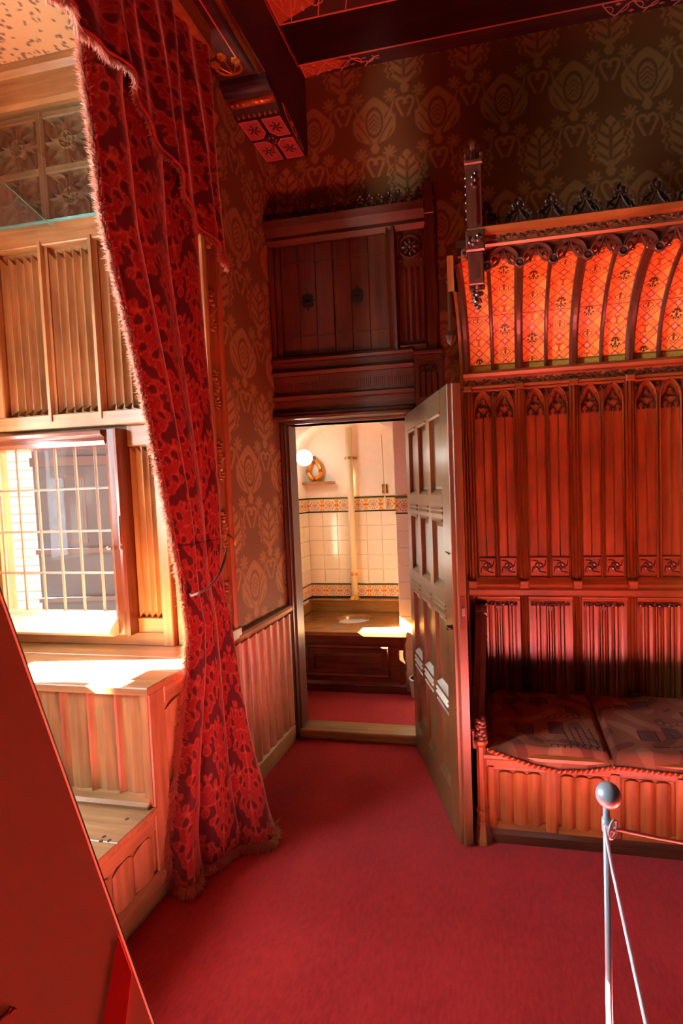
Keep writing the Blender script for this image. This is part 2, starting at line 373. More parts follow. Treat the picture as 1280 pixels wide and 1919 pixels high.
r = MB(); r.box(XO-0.3, 3.3, -3.6, -3.5, 0, 4.5); struct('wall_rear', r, 'wall_brown', 'plain brown rear wall of the room', 'wall')
c = MB(); c.box(XL-0.1, 3.3, -3.6, D+0.1, 4.40, 4.5); ceiling = struct('ceiling', c, 'ceiling_red', 'dark red boarded ceiling between painted beams', 'ceiling')
# ---- window bay shell
b = MB(); A0, A1 = 1.45, 1.76                                   # unseen openings shaped to throw the sun patches, far and near
for (y0, y1, z0, z1) in ((1.76, YW+0.1, 0, 3.8), (1.5, 1.76, 0, 1.24), (1.5, 1.62, 1.75, 3.8), (1.62, 1.76, 2.3, 3.8), (1.44, 1.5, 0, 1.58), (1.44, 1.5, 1.76, 3.8), (0.85, 1.44, 0, 3.8), (0.12, 0.85, 0, 1.36), (0.12, 0.85, 2.69, 3.8), (-0.75, 0.12, 0, 3.8), (-0.85, -0.75, 0, 3.8)):
    b.box(XO-0.12, XO, y0, y1, z0, z1)
wbo = struct('wall_bay_outer', b, 'plaster', 'unseen outer wall of the window bay with openings cut to place sun patches', 'wall')
OUT = ((1.76, YW+0.1, 0, 3.8), (1.5, 1.76, 0, 1.24), (1.62, 1.76, 2.3, 3.8), (1.5, 1.62, 1.75, 3.8), (0.85, 1.44, 0, 3.8), (0.12, 0.85, 0, 1.36), (0.12, 0.85, 2.69, 3.8), (-0.85, 0.12, 0, 3.8))
for q in OUT: e_ = MB(); e_.box(XO-0.13, XO-0.1205, *q); obj('bounce_cut_facing', e_, 'house_brick', wbo)  # unseen brick skin added to cut sunlight bounced off the outside
b = MB(); b.box(XO, XL-0.1, -0.85, -0.75, 0, 3.8); struct('wall_bay_near', b, 'oak_pale_Z', 'near side wall of the window bay', 'wall')
WX0, WX1, WZ0, WZ1 = -2.72, -1.915, 0.985, 1.90                 # hole for the leaded window
b = MB(); Y0, Y1 = YW+0.03, YW+0.10
for (x0, x1, z0, z1) in ((XO-0.12, WX0, 0, 3.8), (WX1, XL-0.1, 0, 3.8), (WX0, WX1, 0, WZ0), (WX0, WX1, WZ1, 3.8)): b.box(x0, x1, Y0, Y1, z0, z1)
wall_bay = struct('wall_bay_far', b, 'oak_pale_Z', 'oak panelled far side wall of the window bay', 'wall')
# niche ceiling with mottled tan paper
xs = np.linspace(XO, XL-0.08, 220); ys = np.linspace(0.6, YW+0.03, 240); A, B = np.meshgrid(xs, ys)
mb = MB(); mb.grid(np.stack([A, B, np.full_like(A, 3.715)], -1)); col = np.tile(np.array(lin((206, 164, 118))), (A.size, 1)); dk = np.zeros(A.shape, bool)
for _ in range(1500):
    cx, cy = rng.uniform(XO, XL), rng.uniform(0.9, 2.12); a = rng.uniform(0, pi); l, ww = rng.uniform(0.006, 0.016), rng.uniform(0.004, 0.007)
    x = (A-cx)*cos(a)+(B-cy)*sin(a); y = -(A-cx)*sin(a)+(B-cy)*cos(a); dk |= (x/l)**2+(y/ww)**2 < 1
col[dk.ravel()] = lin((112, 88, 76)); mb.cols = col
tag(obj('ceiling_bay', mb, 'wallpaper'), 'tan papered ceiling of the window bay flecked with brown', 'ceiling', None, 'structure')
b = MB(); b.box(XO, XL-0.08, -0.85, 0.6, 3.715, 3.8); b.box(XO-0.12, XL-0.08, 0.6, YW+0.1, 3.72, 3.8); struct('ceiling_bay_boards', b, 'plaster', 'boarding above the window bay ceiling', 'ceiling')

# ================================================================== OUTSIDE SEEN THROUGH THE LEADED WINDOW
def FX(ox, oy, ang):
    ca, sa = cos(ang), sin(ang)
    return lambda p: np.stack([ox+ca*p[:, 0]+sa*p[:, 2], oy+sa*p[:, 0]-ca*p[:, 2], p[:, 1]], 1)
fe = FX(-6.3, 6.2, 0.2)
ext = MB(fe); ext.box(-4, 2.5, -1.5, 7, -0.4, 0)
eo = tag(obj('courtyard_building', ext, 'outer_joint', None, False, (-6.3, 6.2, 0)), 'pale brick building across the courtyard seen through leaded glass', 'building')
for k in range(34):
    j = MB(fe); z = -0.9+k*0.13; j.box(-4, 2.5, z, z+0.11, 0.0, 0.02+0.008*(k % 3)); obj('brick_course', j, 'outer_pale', eo)
fg = FX(-5.3, 4.6, 0.2)
ext = MB(fg); ext.box(0, 2.4, -1.5, 7, -0.5, 0)
wing = tag(obj('courtyard_wing', ext, 'outer_dark', None, False, (-4.2, 4.7, 0)), 'blue-grey wing of the courtyard seen through leaded glass', 'building')
for z0, z1 in ((1.0, 1.06), (2.0, 2.1), (0.45, 0.5)): j = MB(fg); j.box(0, 2.4, z0, z1, 0, 0.04); obj('string_course', j, 'slate_paint', wing)
for x0 in (0.35, 0.85, 1.35, 1.85):
    j = MB(fg); j.box(x0, x0+0.22, 1.12, 1.9, 0, 0.006); wo = obj('window', j, 'slate_paint', wing); j = MB(fg); j.box(x0+0.03, x0+0.19, 1.16, 1.86, 0.006, 0.01); obj('pane', j, 'outer_dark', wo)
gr = MB(); gr.box(-12, XO-0.12, -6, 9, -1.6, -1.5); struct('ground_courtyard', gr, 'stain', 'paved courtyard ground far below the bay window', 'ground')

# ================================================================== FAR WALL OF THE BAY: tracery, shutter, leaded window
fb = FB(YW)
m = MB(fb); m.prof_u([(3.525, -0.03), (3.525, 0.05), (3.545, 0.06), (3.66, 0.065), (3.68, 0.085), (3.715, 0.085), (3.715, -0.03)], XO, XL-0.08)
struct('trim_1', m, 'oak_pale_X', 'plain oak cornice beam above the carved tracery in the bay', 'trim')
tr = thing('tracery_panel', 'openwork carved oak tracery grid under the cornice of the window bay', 'panel', (-2.1, YW, 2.98))
m = MB(fb); m.box(XO, XL-0.1, 2.965, 3.525, -0.0285, -0.026); obj('backing', m, 'oak_pale_Z', tr)
cells = [-2.53, -2.24, -1.95, -1.66, -1.44]
for x in cells:
    m = MB(fb); m.prof_v([(x-0.022, -0.015), (x-0.022, 0.012), (x-0.012, 0.022), (x, 0.014), (x+0.012, 0.022), (x+0.022, 0.012), (x+0.022, -0.015)], 2.965, 3.525); obj('mullion', m, 'oak_pale_Z', tr)
for z in (3.245, 3.508, 2.975):
    m = MB(fb); m.box(XO, XL-0.1, z-0.018, z+0.018, -0.015, 0.014, 0.006); obj('rail', m, 'oak_pale_X', tr)
def quatre(cx, cz, s):
    m = MB(fb); h = 0.122*s
    for a in range(4):
        an = a*pi/2+pi/4; ca, sa = cos(an), sin(an)
        def T(p): p = np.asarray(p); return np.stack([cx+p[:, 0]*ca-p[:, 1]*sa, cz+p[:, 0]*sa+p[:, 1]*ca], 1)
        m.ribbon(T(bez((0.02, 0), (0.06, 0.075), (0.12, 0.06), (0.155, 0.0))), 0.008, -0.024, 0.012)
        m.ribbon(T(bez((0.02, 0), (0.06, -0.075), (0.12, -0.06), (0.155, 0.0))), 0.008, -0.024, 0.012)
        m.ribbon(T(bez((0.035, 0.012), (0.07, 0.035), (0.085, -0.03), (0.14, -0.004))), 0.006, -0.024, 0.004)
    for a in range(4):
        an = a*pi/2; p = [(cx+h*cos(an)-0.05*sin(an)*q, cz+h*sin(an)+0.05*cos(an)*q) for q in (-1, 0, 1)]
        m.ribbon([(cx+0.045*cos(an), cz+0.045*sin(an)), (cx+0.075*cos(an), cz+0.075*sin(an)), (cx+h*cos(an), cz+h*sin(an))], 0.014, -0.015, 0.01)
    m.ribbon(arc(cx, cz, 0.04, 0, 345, 16), 0.012, -0.015, 0.012, True)
    for k in range(7): a = 2*pi*k/7; m.blob((cx+0.02*cos(a), cz+0.02*sin(a), -0.008), (0.009, 0.009, 0.008))
    m.blob((cx, cz, -0.006), (0.009, 0.009, 0.01)); return m
for i in range(4):
    for z in (3.378, 3.11): obj('quatrefoil_tracery', quatre((cells[i]+cells[i+1])/2, z, 1 if i < 3 else 0.7), 'oak_pale_Z', tr)
# linenfold shutter
sh = thing('linenfold_shutter', 'tall oak shutter with three linenfold panels above the leaded window', 'shutter', (-2.1, YW, 1.97))
fs = FB(YW-0.03)
SX = [(-2.505, -2.262), (-2.215, -1.972), (-1.93, -1.69)]
m = MB(fs); m.box(-2.6, -1.645, 2.86, 2.965, -0.03, 0.03, 0.004); obj('rail', m, 'oak_pale_X', sh)
m = MB(fs); m.box(-2.6, -1.645, 1.965, 2.035, -0.03, 0.03, 0.004); obj('rail', m, 'oak_pale_X', sh)
for x0, x1 in ((-2.6, -2.515), (-1.685, -1.645)): m = MB(fs); m.box(x0, x1, 2.035, 2.86, -0.03, 0.03, 0.004); obj('stile', m, 'oak_pale_Z', sh)
for x0, x1 in ((-2.262, -2.215), (-1.972, -1.93)):
    m = MB(fs); c = (x0+x1)/2; m.prof_v([(x0, -0.02), (x0, 0.012), (c-0.012, 0.018), (c-0.008, 0.036), (c+0.008, 0.036), (c+0.012, 0.018), (x1, 0.012), (x1, -0.02)], 2.0, 2.875); obj('muntin', m, 'oak_pale_Z', sh)
for x0, x1 in SX:
    m = MB(fs); m.box(x0-0.012, x1+0.012, 2.03, 2.865, -0.03, -0.018); m.linen(x0+0.004, x1-0.004, 2.045, 2.835, -0.018, 0.026, 5, 0.03); obj('linenfold_panel', m, 'oak_pale_Z', sh)
m = MB(fs); m.box(-2.615, -2.59, 2.21, 2.325, 0.03, 0.036)
pts = [(-2.59, 2.325)]+[(-2.552+(0.012 if k % 2 else -0.008), 2.32-0.0165*k) for k in range(7)]+[(-2.59, 2.21)]; m.poly(pts, 0.03, 0.036)
h = obj('hinge', m, 'steel', sh); h['label'] = 'pierced steel hinge plate'
for z in (2.3, 2.267, 2.234): m = MB(fs); m.lathe((-2.582, z, 0.036), [(0.005, 0), (0.005, 0.002), (0.002, 0.003)], 8, 2); obj('screw', m, 'iron', h)
# sheet of clear glass standing on the shutter
gs = thing('glass_sheet', 'clear glass screen with greenish edge standing on the shutter top rail', 'glass', (-2.1, YW-0.07, 2.968))
m = MB(FB(YW-0.05)); m.box(-2.545, -1.66, 2.968, 3.5, 0.0, 0.006); obj('pane', m, 'clear_sheet', gs)
m = MB(FB(YW-0.05)); m.box(-2.545, -1.66, 2.962, 2.974, -0.004, 0.014); obj('edge', m, 'glass_edge', gs)
a, b_, c_ = (pY(x, y, YW-0.09)[[0, 2]] for x, y in ((2, 436), (98, 424), (-4, 332)))
m = MB(FB(YW-0.09)); m.poly([tuple(a), tuple(b_), tuple(c_)], 0, 0.006); obj('triangle_pane', m, 'clear_sheet', gs)
m = MB(FB(YW-0.09)); m.ribbon([tuple(b_), tuple(c_)], 0.005, 0, 0.008); obj('diagonal_edge', m, 'glass_edge', gs)  # coloured edge of the triangular pane forms a diagonal line
# leaded casement
win = thing('window_1', 'leaded casement with dusty panes in a red-brown frame over the bay seat', 'window', (-2.3, YW, 0.9), None, 'structure')
fw = FB(YW-0.0)
def framebar(m, x0, x1, z0, z1, vert): 
    if vert: c = (x0+x1)/2; m.prof_v([(x0, -0.06), (x0, 0.05), (x0+0.02, 0.06), (c, 0.055), (x1-0.024, 0.078), (x1-0.008, 0.08), (x1, 0.07), (x1, -0.06)], z0, z1)
    else: c = (z0+z1)/2; m.prof_u([(z0, -0.06), (z0, 0.05), (z0+0.02, 0.06), (c, 0.055), (z1-0.024, 0.078), (z1-0.008, 0.08), (z1, 0.07), (z1, -0.06)], x0, x1)
m = MB(fw); framebar(m, -1.945, -1.852, 0.925, 1.945, True); obj('frame_stile', m, 'mahogany_Z', win)
m = MB(fw); framebar(m, -2.75, -1.945, 1.872, 1.945, False); obj('frame_head', m, 'mahogany_X', win)
m = MB(fw); m.prof_u([(0.925, -0.05), (0.925, 0.09), (0.945, 0.115), (0.965, 0.112), (1.01, 0.06), (1.01, -0.05)], -2.75, -1.93); o = obj('weather_bar', m, 'white_paint', win); o['label'] = 'pale painted weather bar'
m = MB(fw); m.box(-2.75, -1.945, 1.008, 1.03, -0.01, 0.03, 0.004); obj('bottom_rail', m, 'white_paint', win)
lx = [-2.65, -2.531, -2.412, -2.293, -2.174, -2.055, -1.945]; lz = [1.03, 1.228, 1.444, 1.662, 1.872]
for i in range(len(lx)-1):
    for j in range(4):
        m = MB(fw); m.box(lx[i], lx[i+1], lz[j], lz[j+1], 0.002, 0.005); obj('pane', m, 'dusty_glass', win)
m = MB(fw); m.box(-2.75, lx[0], lz[0], lz[-1], 0.002, 0.005); obj('pane', m, 'dusty_glass', win)
for x in lx[:-1]: m = MB(fw); m.prof_v([(x-0.006, 0), (x-0.006, 0.006), (x, 0.011), (x+0.006, 0.006), (x+0.006, 0)], 1.02, 1.875); obj('lead_bar', m, 'lead', win)
for z in lz[1:-1]: m = MB(fw); m.prof_u([(z-0.006, 0), (z-0.006, 0.007), (z, 0.012), (z+0.006, 0.007), (z+0.006, 0)], -2.75, -1.94); obj('lead_bar', m, 'lead', win)
m = MB(fw); m.lathe((-1.935, 1.365, 0.07), [(0.011, 0), (0.012, 0.012), (0.006, 0.02)], 10, 2); obj('knob', m, 'steel', win, True)
m = MB(fw); m.tube([(-1.868, 1.52, 0.082), (-1.868, 1.38, 0.082)], 0.004, 6); m.blob((-1.868, 1.365, 0.082), (0.006, 0.012, 0.006)); obj('catch', m, 'steel', win)
# panelling to the right of the casement
pn = thing('trim_2', 'narrow oak linenfold panel between the leaded window and the curtain', 'panelling', (-1.7, YW, 0.86), None, 'structure')
m = MB(FB(YW)); m.box(-1.852, -1.70, 1.0, 1.865, -0.02, -0.008); m.linen(-1.846, -1.708, 1.0, 1.858, -0.008, 0.02, 4, 0.028); obj('linenfold_panel', m, 'oak_pale_Z', pn)
m = MB(FB(YW)); m.box(-1.705, -1.648, 0.86, 1.965, -0.03, 0.03, 0.004); obj('stile', m, 'oak_pale_Z', pn)
m = MB(FB(YW)); m.box(-2.75, -1.705, 0.86, 0.928, -0.03, 0.022, 0.004); obj('bottom_rail', m, 'oak_pale_X', pn)
m = MB(FB(YW)); m.box(-1.852, -1.705, 0.928, 1.0, -0.03, 0.02, 0.004); obj('rail', m, 'oak_pale_X', pn)
m = MB(FB(YW)); m.box(-1.852, -1.705, 1.862, 1.965, -0.03, 0.02, 0.004); obj('rail', m, 'oak_pale_X', pn)
m = MB(FB(YW)); m.box(-1.635, XL-0.09, 0.86, 3.525, -0.03, 0.012, 0.004); obj('board', m, 'oak_pale_Z', pn)

# ================================================================== WINDOW SEAT AND PLATFORM
YS = 1.635; ZS = 0.86; ZP = 0.375
ws = thing('window_seat', 'oak window seat with sunlit top and boarded front in the bay', 'window seat', (-2.0, 1.88, ZP))
yb = [YS-0.022, 1.79, 1.95, YW-0.001]
for i in range(3): m = MB(FU(ZS-0.03)); m.box(XO, XL+0.012, yb[i]+(0.0006 if i else 0), yb[i+1]-0.0006, 0, 0.03, 0.004); obj('top_plank', m, 'oak_pale_X', ws)
m = MB(FB(YS)); m.box(XO, XL-0.03, ZP, ZS-0.03, -0.1, -0.02); obj('carcass', m, 'oak_pale_Z', ws)
bx = np.arange(XL-0.028, XO, -0.128)
for i in range(len(bx)-1):
    m = MB(FB(YS)); x1, x0 = bx[i], bx[i+1]
    m.prof_v([(x0, -0.02), (x0, 0.006), (x0+0.006, 0.012), (x0+0.012, 0.006), (x0+0.03, -0.004), (x0+0.07, 0.002), (x1-0.02, -0.002), (x1, -0.006), (x1, -0.02)], 0.41, ZS-0.03); obj('board', m, 'oak_pale_Z', ws)
m = MB(FB(YS)); m.prof_u([(ZP, -0.03), (ZP, 0.03), (0.388, 0.034), (0.396, 0.018), (0.418, 0.012), (0.425, -0.02)], XO, XL-0.012); obj('moulding', m, 'oak_pale_X', ws)
m = MB(FB(YS)); m.prof_v([(XL-0.032, -0.02), (XL-0.032, 0.014), (XL+0.002, 0.014), (XL+0.002, -0.02)], ZP, ZS-0.03); obj('corner_post', m, 'oak_pale_Z', ws)
fl_ = FL(XL)                                            # room-side end of the seat: linenfold panel
m = MB(fl_); m.box(YS-0.012, YW+0.06, 0.0, ZS-0.03, -0.03, -0.006); obj('end_board', m, 'oak_pale_Z', ws)
m = MB(fl_); m.box(YS-0.012, YS+0.075, 0.10, ZS-0.03, -0.006, 0.008, 0.004); obj('end_stile', m, 'oak_pale_Z', ws)
m = MB(fl_); m.box(YS+0.075, YW+0.06, ZS-0.10, ZS-0.03, -0.006, 0.008, 0.004); obj('end_rail', m, 'oak_pale_Y', ws)
m = MB(fl_); m.linen(YS+0.085, YW+0.05, 0.12, ZS-0.105, -0.006, 0.016, 3, 0.03, 'lobe'); obj('linenfold_panel', m, 'oak_pale_Z', ws)
pl = thing('bay_platform', 'raised oak floor of the window bay with linenfold front along the carpet', 'platform', (-2.0, 0.6, 0))
yp = [-0.75, -0.2, 0.2, 0.55, 0.85, 1.08, 1.25, 1.43, YS+0.0]
for i in range(len(yp)-1): m = MB(FU(ZP-0.03)); m.box(XO, XL+0.012, yp[i]+0.0006, yp[i+1]-0.0006, 0, 0.03, 0.003); obj('floor_plank', m, 'oak_pale_X', pl)
m = MB(fl_); m.box(-0.75, YS-0.012, 0.0, ZP-0.03, -0.06, -0.006); obj('front_board', m, 'oak_pale_Z', pl)
m = MB(fl_); m.box(-0.75, YS-0.012, 0.285, ZP-0.03, -0.006, 0.008, 0.004); obj('front_rail', m, 'oak_pale_Y', pl)
for k in range(7): m = MB(fl_); m.linen(YS-0.02-0.2*(k+1), YS-0.02-0.2*k-0.006, 0.115, 0.285, -0.006, 0.014, 2, 0.03, 'lobe'); obj('linenfold_panel', m, 'oak_pale_Z', pl)
m = MB(fl_); m.prof_u([(0, -0.006), (0, 0.016), (0.1, 0.016), (0.115, 0.004), (0.115, -0.006)], -0.75, YW+0.1); struct('baseboard_bay', m, 'oak_pale_Y', 'oak skirting along the foot of the bay platform', 'baseboard')
for i, (x, y) in enumerate(((238, 1535), (195, 1568), (205, 1575), (189, 1576))):
    p = pZ(x, y, ZP); m = MB(FU(ZP)); m.lathe((p[0], p[1], 0), [(0.007, -0.002), (0.007, 0.0008)], 10, 2); obj('dowel', m, 'stain', pl)

# ================================================================== LEFT WALL: wainscot, skirting, pilaster
wn = thing('trim_3', 'oak linenfold wainscot under the tan damask beside the toilet door', 'wainscot', (XL, 2.56, 0.1), None, 'structure')
m = MB(fl_); m.box(2.25, D, 0.1, 0.84, -0.02, 0.001); obj('backing', m, 'oak_pale_Z', wn)
n_ = 8
for k in range(n_):
    y0 = 2.2+k*(0.66/n_); m = MB(fl_); m.linen(y0+0.004, y0+0.66/n_-0.004, 0.118, 0.835, 0.0, 0.03, 1, 0.022, 'lobe', 14); obj('linenfold_board', m, 'oak_pale_Z', wn)
m = MB(fl_); m.prof_u([(0.83, 0), (0.83, 0.012), (0.845, 0.018), (0.85, 0.034), (0.872, 0.04), (0.885, 0.03), (0.89, 0.0)], 2.235, D-0.012); obj('dado_rail', m, 'oak_pale_Y', wn)
m = MB(fl_); m.prof_u([(0, 0), (0, 0.022), (0.098, 0.022), (0.112, 0.012), (0.12, 0.0)], 2.16, D-0.01); struct('baseboard_left', m, 'oak_pale_Y', 'pale oak skirting below the linenfold wainscot', 'baseboard')
ps = thing('trim_4', 'tall carved oak pilaster framing the bay behind the curtain', 'pilaster', (XL, 2.19, 0.86), None, 'structure')
m = MB(fl_); m.box(2.11, 2.255, 0.84, 3.73, -0.05, 0.004); obj('shaft', m, 'oak_settle_Z', ps)
for y0, y1 in ((2.11, 2.14), (2.218, 2.255)):
    m = MB(fl_); c = (y0+y1)/2; m.prof_v([(y0, 0.004), (y0, 0.02), (c-0.006, 0.03), (c, 0.018), (c+0.006, 0.03), (y1, 0.02), (y1, 0.004)], 0.90, 3.44); obj('reeding', m, 'oak_settle_Z', ps)
m = MB(fl_); m.box(2.105, 2.262, 0.86, 0.92, 0.0, 0.036, 0.006); obj('plinth', m, 'oak_settle_Z', ps)
m = MB(fl_); m.prof_u([(3.42, 0), (3.42, 0.02), (3.45, 0.045), (3.48, 0.05), (3.5, 0.0)], 2.1, 2.265); obj('capital', m, 'oak_settle_Z', ps)
for k in range(5): m = MB(fl_); m.box(2.125+k*0.024, 2.14+k*0.024, 3.52, 3.71, 0.0, 0.02, 0.004); obj('reed', m, 'oak_settle_Z', ps)
for z in (1.07, 1.42, 1.77, 2.12, 2.5, 2.9, 3.25):
    m = MB(fl_)
    for k in range(11):
        t = (k-5)/5; m.blob((2.18+0.012*sin(t*7), z+t*0.09, 0.014), (0.012+0.006*cos(t*3), 0.014, 0.014), t*2)
    for sgn in (-1, 1): m.ribbon(bez((2.18, z-0.09), (2.18+sgn*0.04, z-0.04), (2.18-sgn*0.02, z+0.03), (2.18+sgn*0.01, z+0.1)), 0.008, 0.004, 0.022)
    obj('leaf_carving', m, 'oak_settle_Z', ps)

# ================================================================== CEILING BEAMS AND BRACKET
ZB = 3.73
lb = thing('trim_5', 'painted main beam running along the left wall above the bay', 'beam', (-1.28, 1.0, ZB), None, 'structure')
m = MB(); m.box(XL, -1.15, -3.4, D, ZB, 4.4); obj('beam_body', m, 'beam_paint', lb)
fd = FD(ZB)
def along(m, x, r, y0, y1): m.tube([(x, y0, 0.0), (x, y1, 0.0)], r, 10)
m = MB(fd); along(m, -1.178, 0.014, -3.0, 2.35); obj('gilt_roll', m, 'gilt', lb, True)
m = MB(fd); along(m, -1.205, 0.012, -3.0, 2.33); obj('dark_roll', m, 'slate_paint', lb, True)
m = MB(fd); m.ribbon([(-1.25, -3.0), (-1.25, 2.2), (-1.25, 2.27)]+[tuple(p) for p in arc(-1.28, 2.27, 0.03, 0, 90, 6)], 0.006, 0, 0.003); obj('painted_line', m, 'pink_line', lb)
m = MB(fd)
for sx, bx_ in ((-1, 1), (1, 1)): m.ribbon(bez((-1.315, 2.335), (-1.315+sx*0.03, 2.34), (-1.315+sx*0.07, 2.33), (-1.315+sx*0.065, 2.28)), 0.011, 0, 0.006)
for (dx, dy) in ((0, -0.075), (-0.055, -0.04), (0.055, -0.04)):
    m.ribbon([(-1.315, 2.34), (-1.315+dx*0.6, 2.31+dy*0.2), (-1.315+dx, 2.31+dy)], 0.006, 0, 0.005)
    for k in range(6): a = k*pi/3; m.blob((-1.315+dx+0.014*cos(a), 2.31+dy+0.014*sin(a), 0.004), (0.011, 0.011, 0.005))
o = obj('painted_flower', m, 'gilt', lb)
m = MB(); m.box(-1.158, -1.146, -3.0, D-0.1, 4.09, 4.115); obj('edge_line', m, 'pink_paint', lb)
br = thing('beam_bracket', 'painted and gilded bracket under the corner end of the main beam', 'bracket', (-1.28, 2.6, 3.62))
m = MB(FL(-1.15)); pr = [(2.36, ZB), (2.36, 3.70), (2.42, 3.695), (2.47, 3.665), (2.50, 3.645), (2.82, 3.645), (2.88, 3.66), (2.88, ZB)]
m.poly(pr, -0.265, 0.0); obj('body', m, 'dark_paint', br)
m = MB(); m.tube([(XL, 2.405, 3.70), (-1.15, 2.405, 3.70)], 0.022, 10); obj('slate_band', m, 'slate_paint', br, True)
m = MB(); m.tube([(XL+0.003, 2.455, 3.68), (-1.152, 2.455, 3.68)], 0.02, 10); obj('gilt_roll', m, 'gilt', br, True)
for k in range(8):
    x = XL+0.025+k*0.031; m = MB(); m.add([(x-0.012, 2.505, 3.645), (x+0.012, 2.505, 3.645), (x, 2.487, 3.66), (x, 2.50, 3.632)], [(0, 1, 3), (1, 2, 3), (2, 0, 3), (0, 2, 1)]); obj('gilt_dogtooth', m, 'gilt', br)
    m = MB(); m.add([(x-0.011, 2.437, 3.664), (x+0.011, 2.437, 3.664), (x, 2.452, 3.657), (x, 2.44, 3.655)], [(0, 1, 3), (1, 2, 3), (2, 0, 3), (0, 2, 1)]); obj('roll_tooth', m, 'pink_line', br)
fk = FD(3.645); cxm, cym = -1.285, 2.675
for i, (x0, x1) in enumerate(((XL+0.01, -1.298), (-1.272, -1.165))):
    for j, (y0, y1) in enumerate(((2.53, 2.662), (2.688, 2.845))):
        cut = 0.035; sx = 1 if i == 0 else -1; xi, xo_ = (x1, x0) if i == 0 else (x0, x1); yi, yo_ = (y1, y0) if j == 0 else (y0, y1); sy = 1 if j == 0 else -1
        m = MB(fk); m.poly([(xo_, yo_), (xi, yo_), (xi, yi-sy*cut), (xi-sx*cut, yi), (xo_, yi)], 0, 0.004); o = obj('painted_panel', m, 'pink_paint', br)
        m2 = MB(fk); m2.ribbon([(xo_, yo_), (xi, yo_), (xi, yi-sy*cut), (xi-sx*cut, yi), (xo_, yi)], 0.005, 0.003, 0.006, True); obj('panel_line', m2, 'pink_line', o)
        m2 = MB(fk); cc = ((x0+x1)/2, (y0+y1)/2)
        for k in range(6): a = k*pi/3+0.4; m2.ribbon([(cc[0]+0.006*cos(a), cc[1]+0.006*sin(a)), (cc[0]+0.02*cos(a+0.2), cc[1]+0.02*sin(a+0.2)), (cc[0]+0.036*cos(a), cc[1]+0.036*sin(a))], 0.009, 0.003, 0.0055)
        obj('leaf_paint', m2, 'dark_paint', o)
m = MB(fk); m.lathe((cxm, cym, 0), [(0.036, 0), (0.036, 0.006), (0.03, 0.014), (0.012, 0.02)], 16, 2); bo = obj('boss', m, 'dark_paint', br)
for k in range(7): a = k*2*pi/7; m = MB(fk); m.blob((cxm+0.024*cos(a), cym+0.024*sin(a), 0.014), (0.005, 0.005, 0.005)); obj('boss_dot', m, 'pink_line', bo)
m = MB(fk); m.lathe((cxm+0.004, cym+0.006, 0.014), [(0.007, 0), (0.010, 0.008), (0.006, 0.03), (0.0005, 0.075)], 8, 2); obj('spike', m, 'bronze_flower', br)
lens = [tuple(p) for p in np.concatenate([bez((2.535, 3.708), (2.60, 3.705), (2.74, 3.68), (2.80, 3.638)), bez((2.80, 3.638), (2.72, 3.632), (2.56, 3.66), (2.535, 3.708))[1:-1]])]
m = MB(FL(-1.15)); m.poly(lens, 0.0, 0.004); lo = obj('side_shield', m, 'slate_paint', br)
m = MB(FL(-1.15)); m.ribbon(lens, 0.006, 0.003, 0.007, True); obj('shield_line', m, 'gilt', lo)
m = MB(FL(-1.15))
for k in range(16): m.blob((2.62+rng.uniform(0, 0.085), 3.672+rng.uniform(-0.018, 0.018), 0.005), (0.010, 0.007, 0.004), rng.uniform(0, 3))
obj('shield_leaves', m, 'gilt', lo)
def joist(name, y0, y1, label):
    j = thing(name, label, 'beam', (0.5, (y0+y1)/2, 4.115), None, 'structure')
    m = MB(); m.box(-1.15, 3.2, y0, y1, 4.115, 4.4); obj('beam_body', m, 'beam_paint', j); f = FD(4.115)
    m = MB(f); m.box(-1.15, 3.2, y0, y0+0.007, 0, 0.003); obj('painted_line', m, 'pink_line', j)
    if y1 < D-0.05: m = MB(f); m.box(-1.15, 3.2, y1-0.007, y1, 0, 0.003); obj('painted_line', m, 'pink_line', j)
    for x0, x1 in ((-1.146, -0.86), (0.55, 0.9)):
        d = y1-y0
        if x0 < 0:
            m = MB(f); m.poly([(x0, y0+0.006), (x1-0.1, y0+0.006), (x1, y0+d*0.3), (x1-0.06, y1-d*0.3), (x0, y1-0.004)], 0, 0.002); obj('painted_ground', m, 'orange_paint', j)
            m = MB(f); m.ribbon([(x0+0.004, y0), (x0+0.004, y1)], 0.007, 0.001, 0.004); obj('painted_line', m, 'pink_line', j)
        m = MB(f); x = x0; k = 0
        while x < x1+0.16:
            e = max(0.25, 1-(x-x0)/(x1-x0+0.2)); ym = y0+d*0.5
            m.ribbon(bez((x, ym-d*0.45*(-1)**k), (x+0.04, ym+d*0.1), (x+0.07, ym+d*0.5*(-1)**k*e), (x+0.1, ym+d*0.3*(-1)**k*e)), 0.006, 0.001, 0.004)
            m.ribbon(bez((x+0.02, ym-d*0.2*(-1)**k), (x+0.05, ym-d*0.3*(-1)**k), (x+0.08, ym), (x+0.06, ym+d*0.18*(-1)**k)), 0.005, 0.001, 0.004)
            m.poly([(x+0.07, ym-d*0.28*(-1)**k*e), (x+0.085, ym-d*0.2*(-1)**k*e), (x+0.1, ym-d*0.26*(-1)**k*e), (x+0.085, ym-d*0.36*(-1)**k*e)], 0.001, 0.003)
            x += 0.075; k += 1
        obj('painted_tracery', m, 'pink_line', j)
joist('trim_6', 2.784, D, 'dark beam with pink painted tracery along the top of the back wall')
joist('trim_7', 2.30, 2.54, 'ceiling joist with broad painted tracery in front of the wall beam')
joist('trim_8', 1.5, 1.74, 'ceiling joist over the middle of the room')
for x0 in (-0.98, -0.80): m = MB(FD(4.40)); m.box(x0, x0+0.012, 2.54, 2.784, 0, 0.003); obj('painted_line', m, 'pink_line', ceiling)

